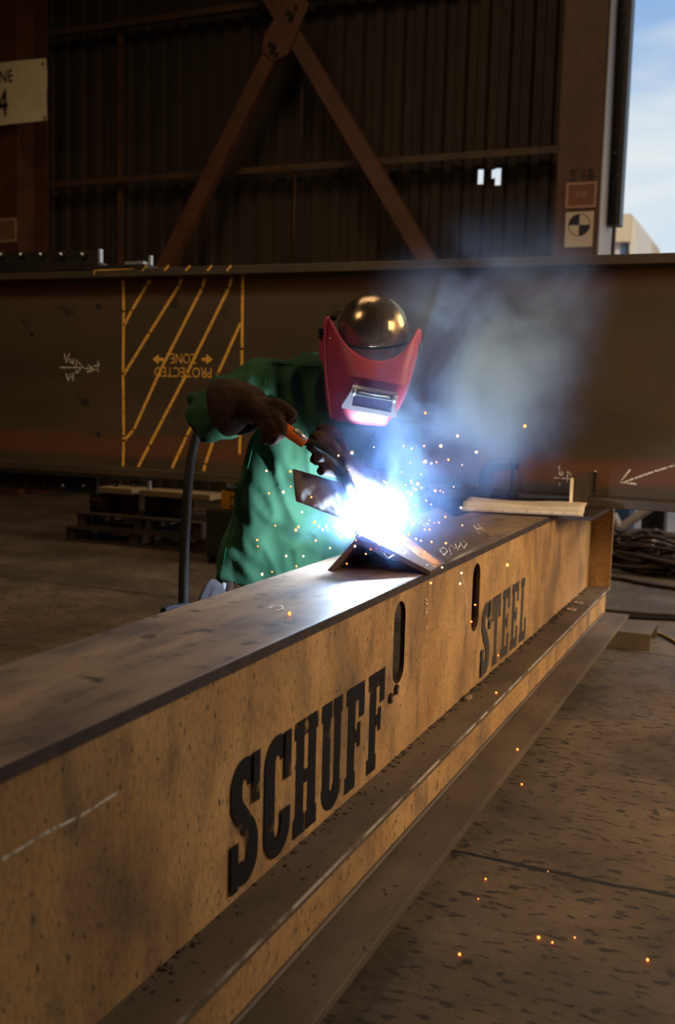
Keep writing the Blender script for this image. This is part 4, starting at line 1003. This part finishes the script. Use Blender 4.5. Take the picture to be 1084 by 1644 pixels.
mb.v += [tuple(p) for p in A+B+A2+B2]; m_ = len(A)
for i in range(m_):
    j = (i+1) % m_; mb.f += [(i, j, m_+j, m_+i), (i, 2*m_+i, 2*m_+j, j), (m_+i, m_+j, 3*m_+j, 3*m_+i)]
mb.build('lens_frame', M['silver'], hood, bevel=.001)
fbox(-.060, .062, -.022, .012, -.006, -.002, 'lens_glass', M['lens'])
fbox(-.054, .060, .016, .030, .0065, .012, 'lens_hinge', M['dark'])
mb = MB(); mb.tube([FP(-.045, .026, .010), FP(.050, .026, .010)], .0035, 10); mb.build('hinge_rod', M['silver'], hood, True)
for u in (-.060, .066): MB().tube([FP(u, .012, .008), FP(u, .032, .008)], .0055, 10).build('frame_clip', M['silver'], hood, True)

# skull cap dome --------------------------------------------------
dc = P3(599, 530, 3.41)
ax0 = RIGHT*.118*K; dn = (UP*.94+BACK*.34).normalized(); ax1 = (BACK - dn*BACK.dot(dn)).normalized()*.125*K
mb = MB(); rings = []
for i in range(0, 22):
    th = math.radians(4+i*5.0); rings.append([dc+dn*(.120*K*math.cos(th))+(ax0*math.cos(2*PI*k/48)+ax1*math.sin(2*PI*k/48))*math.sin(th) for k in range(48)])
mb.loft(rings); cap = mb.build('skull_cap', M['dome'], wd, True); cap['label'] = 'glossy brown dome-shaped cap under the hood'
th = math.radians(109); ringp = [dc+dn*(.120*K*math.cos(th))+(ax0*math.cos(2*PI*k/48)+ax1*math.sin(2*PI*k/48))*math.sin(th)*1.01 for k in range(49)]
MB().tube(ringp, .003, 8).build('cap_rim', M['black'], cap, True)
mb = MB(); mb.tube(cat_rom([P3(534, 512, 3.50), P3(543, 501, 3.52), P3(556, 500, 3.55), P3(570, 512, 3.56)], 5), .016, 10, flat=.5); mb.build('headgear_strap', M['leather'], wd, True)

# torch ----------------------------------------------------------
tc_ = empty('welding_torch', P3(450, 686, 3.07), 'welding torch with orange handle held in the gloves, nozzle at the arc', 'torch')
MB().tube(cat_rom([P3(428, 672, 3.11), P3(452, 686, 3.075), P3(474, 700, 3.075), P3(489, 712, 3.08)], 4), lerp_list([.017, .020, .019, .016], 4), 14).build('handle', M['orange'], tc_, True); hnd = tc_.children[0]; hnd['label'] = 'orange handle'
MB().tube([P3(474, 690, 3.062), P3(492, 707, 3.068)], .0085, 10).build('trigger', M['silver'], [o for o in COL.objects if o.name.startswith('handle')][0], True)
nz = ARC+Vector((0, 0, .05))
arcp = RW @ (ARC-CAM); apx = (CX-F*arcp.x/arcp.z, CY+F*arcp.y/arcp.z, -arcp.z)
MB().tube(cat_rom([P3(486, 709, 3.08), P3(505, 712, 3.09), P3(530, 728, 3.12), P3(552, 762, 3.20)], 6), .012, 12).build('gooseneck', M['black'], tc_, True)
tip = P3(apx[0]-7, apx[1]-26, apx[2]-.0)
MB().tube(cat_rom([P3(549, 757, 3.19), P3(562, 785, 3.26), tip], 4), lerp_list([.014, .0165, .013], 4), 14).build('nozzle', M['black'], tc_, True)
MB().tube([P3(428, 672, 3.11), P3(420, 668, 3.12)], .018, 12).build('strain_relief', M['black'], tc_, True)
# cable
cb = cat_rom([P3(424, 670, 3.12), P3(395, 690, 3.22), P3(355, 690, 3.40), P3(322, 692, 3.42), P3(309, 725, 3.38), P3(302, 780, 3.27), P3(298, 850, 3.22), P3(295, 920, 3.17), P3(294, 975, 3.12), P3(290, 1030, 3.08)], 10)
low = P3(290, 1030, 3.08)
cb += cat_rom([low, Vector((low.x-.0, low.y, .35)), Vector((low.x-.05, low.y+.1, .08)), Vector((low.x-.3, low.y+.3, .02)), Vector((low.x-1.2, low.y+.5, .02))], 8)[1:]
tag(MB().tube(cb, .0150, 12).build('torch_cable', M['hose'], smooth=True), 'thick black torch cable hanging from the raised elbow to the floor', 'cable')
q0 = P3(262, 980, 3.0)
rope([P3(262, 981, 2.99), P3(275, 976, 3.03), P3(290, 974, 3.07), P3(302, 972, 3.1), P3(312, 990, 3.12), P3(312, 1040, 3.12)], .010, 'strap', M['black'], 'short black strap end behind the workbench beside the torch cable', 'strap')

# ================================================================ SPARKS
MB.RS = 1.0
sp_me = MB().ellip((0, 0, 0), ((.0042, 0, 0), (0, .0042, 0), (0, 0, .0042)), 8, 6).build('spark', M['spark'], smooth=True)
sp_hot = MB().ellip((0, 0, 0), ((.0042, 0, 0), (0, .0042, 0), (0, 0, .0042)), 8, 6).build('spark', M['sparkhot'], smooth=True)
used = []
def region(px, py):
    if py > 905: return ('glowing spark in front of the table top, just left of the angle iron' if px < 560 else 'glowing spark in front of the tan side plate below the angle iron'), 'sparks in front of the workbench'
    if px < 540: return ('glowing spark in front of the green jacket, above the belt line, left of the arc' if py < 800 else 'glowing spark in front of the lower green jacket, left of the arc'), ('sparks before the upper jacket' if py < 800 else 'sparks before the lower jacket')
    if px > 670: return ('glowing spark in the smoke right of the welder, above the clamp height' if py < 800 else 'glowing spark over the long steel angle, right of the arc'), ('sparks in the smoke' if py < 800 else 'sparks over the angle')
    if py < 760: return 'glowing spark below the red hood, well above the arc', 'sparks below the hood'
    return ('tiny glowing spark right beside the white arc glare' if py < 850 else 'tiny glowing spark low over the near end of the angle iron'), ('sparks around the arc' if py < 850 else 'sparks over the angle end')
def spark(p, s, label, group, hot=False):
    src = sp_hot if hot else sp_me
    o = src if src.name not in used else src.copy()
    if src.name not in used: used.append(src.name)
    else: COL.objects.link(o)
    o.location = p; o.scale = (s, s, s*rnd.uniform(.8, 1.3)); tag(o, label, 'spark', group)
air = [(565, 727), (683, 663), (708, 716), (765, 726), (843, 684), (428, 756), (466, 757), (467, 781), (432, 792), (442, 844), (413, 867), (485, 822), (479, 846), (475, 851), (500, 798), (414, 877), (507, 868), (487, 893),
       (437, 918), (476, 909), (421, 922), (530, 880), (518, 909), (557, 905), (605, 880), (609, 874), (570, 877), (693, 870), (707, 788), (699, 788), (715, 830), (705, 839), (710, 911), (716, 872), (682, 886), (692, 936), (739, 937),
       (741, 920), (815, 907), (740, 815), (735, 700), (681, 742), (683, 741), (693, 744), (701, 742), (660, 772), (664, 784), (668, 786), (671, 777), (660, 795), (655, 790), (648, 822), (660, 835), (663, 842), (681, 716), (720, 738),
       (646, 870), (634, 847), (625, 835), (615, 850), (505, 838), (512, 845), (518, 850), (524, 845), (526, 851), (541, 856), (537, 843), (547, 862), (661, 720), (648, 716), (580, 775), (573, 789), (590, 772), (635, 812), (668, 812),
       (656, 858), (668, 865), (676, 868), (690, 850), (637, 865), (647, 872), (455, 790), (460, 945), (465, 985)]
for i, (px, py) in enumerate(air):
    d = 3.22+rnd.uniform(-.22, .08); s = rnd.uniform(.55, 1.0)
    if (px, py) in ((565, 727), (843, 684), (708, 716), (815, 907)): s = 1.15
    if py > 900: d = min(d, 3.15)
    p = P3(px, py, d)
    if py > 960: p = atz(px, py, T+.004)
    spark(p, s, *region(px, py), rnd.random() < .35)
for i in range(70):
    a = rnd.uniform(0, 2*PI); r_ = abs(rnd.gauss(0, 1))*60+18; px = 605+r_*math.cos(a)*1.1; py = 815+r_*math.sin(a)*.75
    spark(P3(px, py, 3.30+rnd.uniform(-.2, .08)), rnd.uniform(.3, .7), *region(px, py), rnd.random() < .5)
EMB = [(738, 1532, 0, .9, 'glowing ember on the concrete, leftmost of those near the bottom of the picture'), (865, 1505, 0, 1.1, 'largest glowing ember on the concrete, with two small ones to its right'),
 (887, 1513, 0, .6, 'small ember on the concrete just right of the largest one'), (923, 1505, 0, .5, 'small ember on the concrete, second to the right of the largest one'), (1040, 1541, 0, .8, 'ember on the concrete nearest the right edge of the picture'),
 (780, 1411, 0, .7, 'ember on the concrete just beyond the slab joint corner, above a fainter one'), (768, 1443, 0, .4, 'faint tiny ember on the concrete between the slab joint and the low row'),
 (838, 1259, 0, .9, 'ember on the concrete close beside the bottom flange, farthest away of those on the floor'), (880, 1399, 0, .35, 'faintest tiny ember lying right by the slab joint'),
 (831, 1203, .118, 1.0, 'ember on the wide bottom flange, nearer of the two there'), (848, 1114, .118, .9, 'ember on the wide bottom flange, farther of the two there'), (797, 1112, .279, .9, 'ember on the upper ledge near its painted edge highlight'),
 (857, 1021, .4, 1.0, 'ember at the foot of the side plate right of the last painted letter'), (757, 998, .4, 1., 'ember at the foot of the farther slot'), (763, 971, .4, 1., 'ember inside the lower half of the farther slot'), (800, 1052, .3, .7, 'small ember between the painted letters S and T of the farther word')]
for px, py, z, s, lb in EMB:
    if z > .28: p = atx(px, py, XWEB+.003)
    else: p = atz(px, py, z+.003)
    spark(p, s, lb, 'embers on the floor' if z == 0 else 'embers on the workbench')

# ================================================================ SMOKE
def smoke(name, c, axes, dens, label, seed, col=(.32, .50, 1.0), lo=.42, hi=.66, sc_=3.2, aniso=.25, power=1.0, obj_axes=None):
    me = MB().ellip((0, 0, 0), ((1, 0, 0), (0, 1, 0), (0, 0, 1)), 24, 16)
    o = me.build(name, None if False else M['black'], smooth=True)
    a, b_, d_ = [Vector(v) for v in axes]
    o.matrix_world = Matrix(((a.x, b_.x, d_.x, c[0]), (a.y, b_.y, d_.y, c[1]), (a.z, b_.z, d_.z, c[2]), (0, 0, 0, 1)))
    m = bpy.data.materials.new(name); m.use_nodes = True; t = m.node_tree; t.nodes.clear()
    out = NN(t, 'ShaderNodeOutputMaterial'); vs = NN(t, 'ShaderNodeVolumeScatter'); vs.inputs['Color'].default_value = (*col, 1); vs.inputs['Anisotropy'].default_value = aniso
    c_ = NN(t, 'ShaderNodeTexCoord'); g_ = NN(t, 'ShaderNodeNewGeometry')
    ln = NN(t, 'ShaderNodeVectorMath', operation='LENGTH'); t.links.new(c_.outputs['Object'], ln.inputs[0])
    fall = NN(t, 'ShaderNodeMapRange'); fall.inputs[1].default_value = 1.0; fall.inputs[2].default_value = .0; fall.interpolation_type = 'SMOOTHSTEP'; t.links.new(ln.outputs['Value'], fall.inputs[0])
    mp = NN(t, 'ShaderNodeMapping'); mp.inputs['Location'].default_value = (seed, seed*.7, seed*.3); t.links.new(g_.outputs['Position'], mp.inputs[0])
    n = NN(t, 'ShaderNodeTexNoise'); n.inputs['Scale'].default_value = sc_; n.inputs['Detail'].default_value = 7; n.inputs['Roughness'].default_value = .6; n.inputs['Distortion'].default_value = .6
    t.links.new(mp.outputs[0], n.inputs[0])
    r = NN(t, 'ShaderNodeMapRange'); r.inputs[1].default_value = lo; r.inputs[2].default_value = hi; t.links.new(n.outputs[0], r.inputs[0])
    m1 = NN(t, 'ShaderNodeMath', operation='MULTIPLY'); t.links.new(fall.outputs[0], m1.inputs[0]); t.links.new(r.outputs[0], m1.inputs[1])
    m2 = NN(t, 'ShaderNodeMath', operation='MULTIPLY'); t.links.new(m1.outputs[0], m2.inputs[0]); m2.inputs[1].default_value = dens
    t.links.new(m2.outputs[0], vs.inputs['Density']); t.links.new(vs.outputs[0], out.inputs['Volume'])
    o.data.materials.clear(); o.data.materials.append(m); return tag(o, label, 'smoke', kind='stuff')
# main plume drifting up to the right
pA_ = P3(570, 850, 3.2); pB_ = P3(900, 370, 3.45)
ax = (pB_-pA_)/2; side = (ax.cross(BACK)).normalized()*.30; dep = ax.cross(side).normalized()*.26
smoke('smoke_plume', (pA_+pB_)/2, (ax*1.15, side*1.7, dep*1.5), 8.0, 'blue-white welding smoke drifting up to the right from the arc', 2.1)
smoke('smoke_cloud', ARC+RIGHT*.02+UP*.05, (RIGHT*.36, BACK*.26, UP*.34), 3.0, 'dense bluish haze around the arc and the gloves', 6.3, sc_=6)
smoke('glow_core', ARC+UP*.04+RIGHT*.0, (RIGHT*.19, BACK*.14, UP*.16), 2.4, 'white vapour ball added for the glow at the weld', 9.3, col=(.85, .92, 1.0), lo=.2, hi=.6, sc_=9)  # vapour ball added to spread the arc's white glow
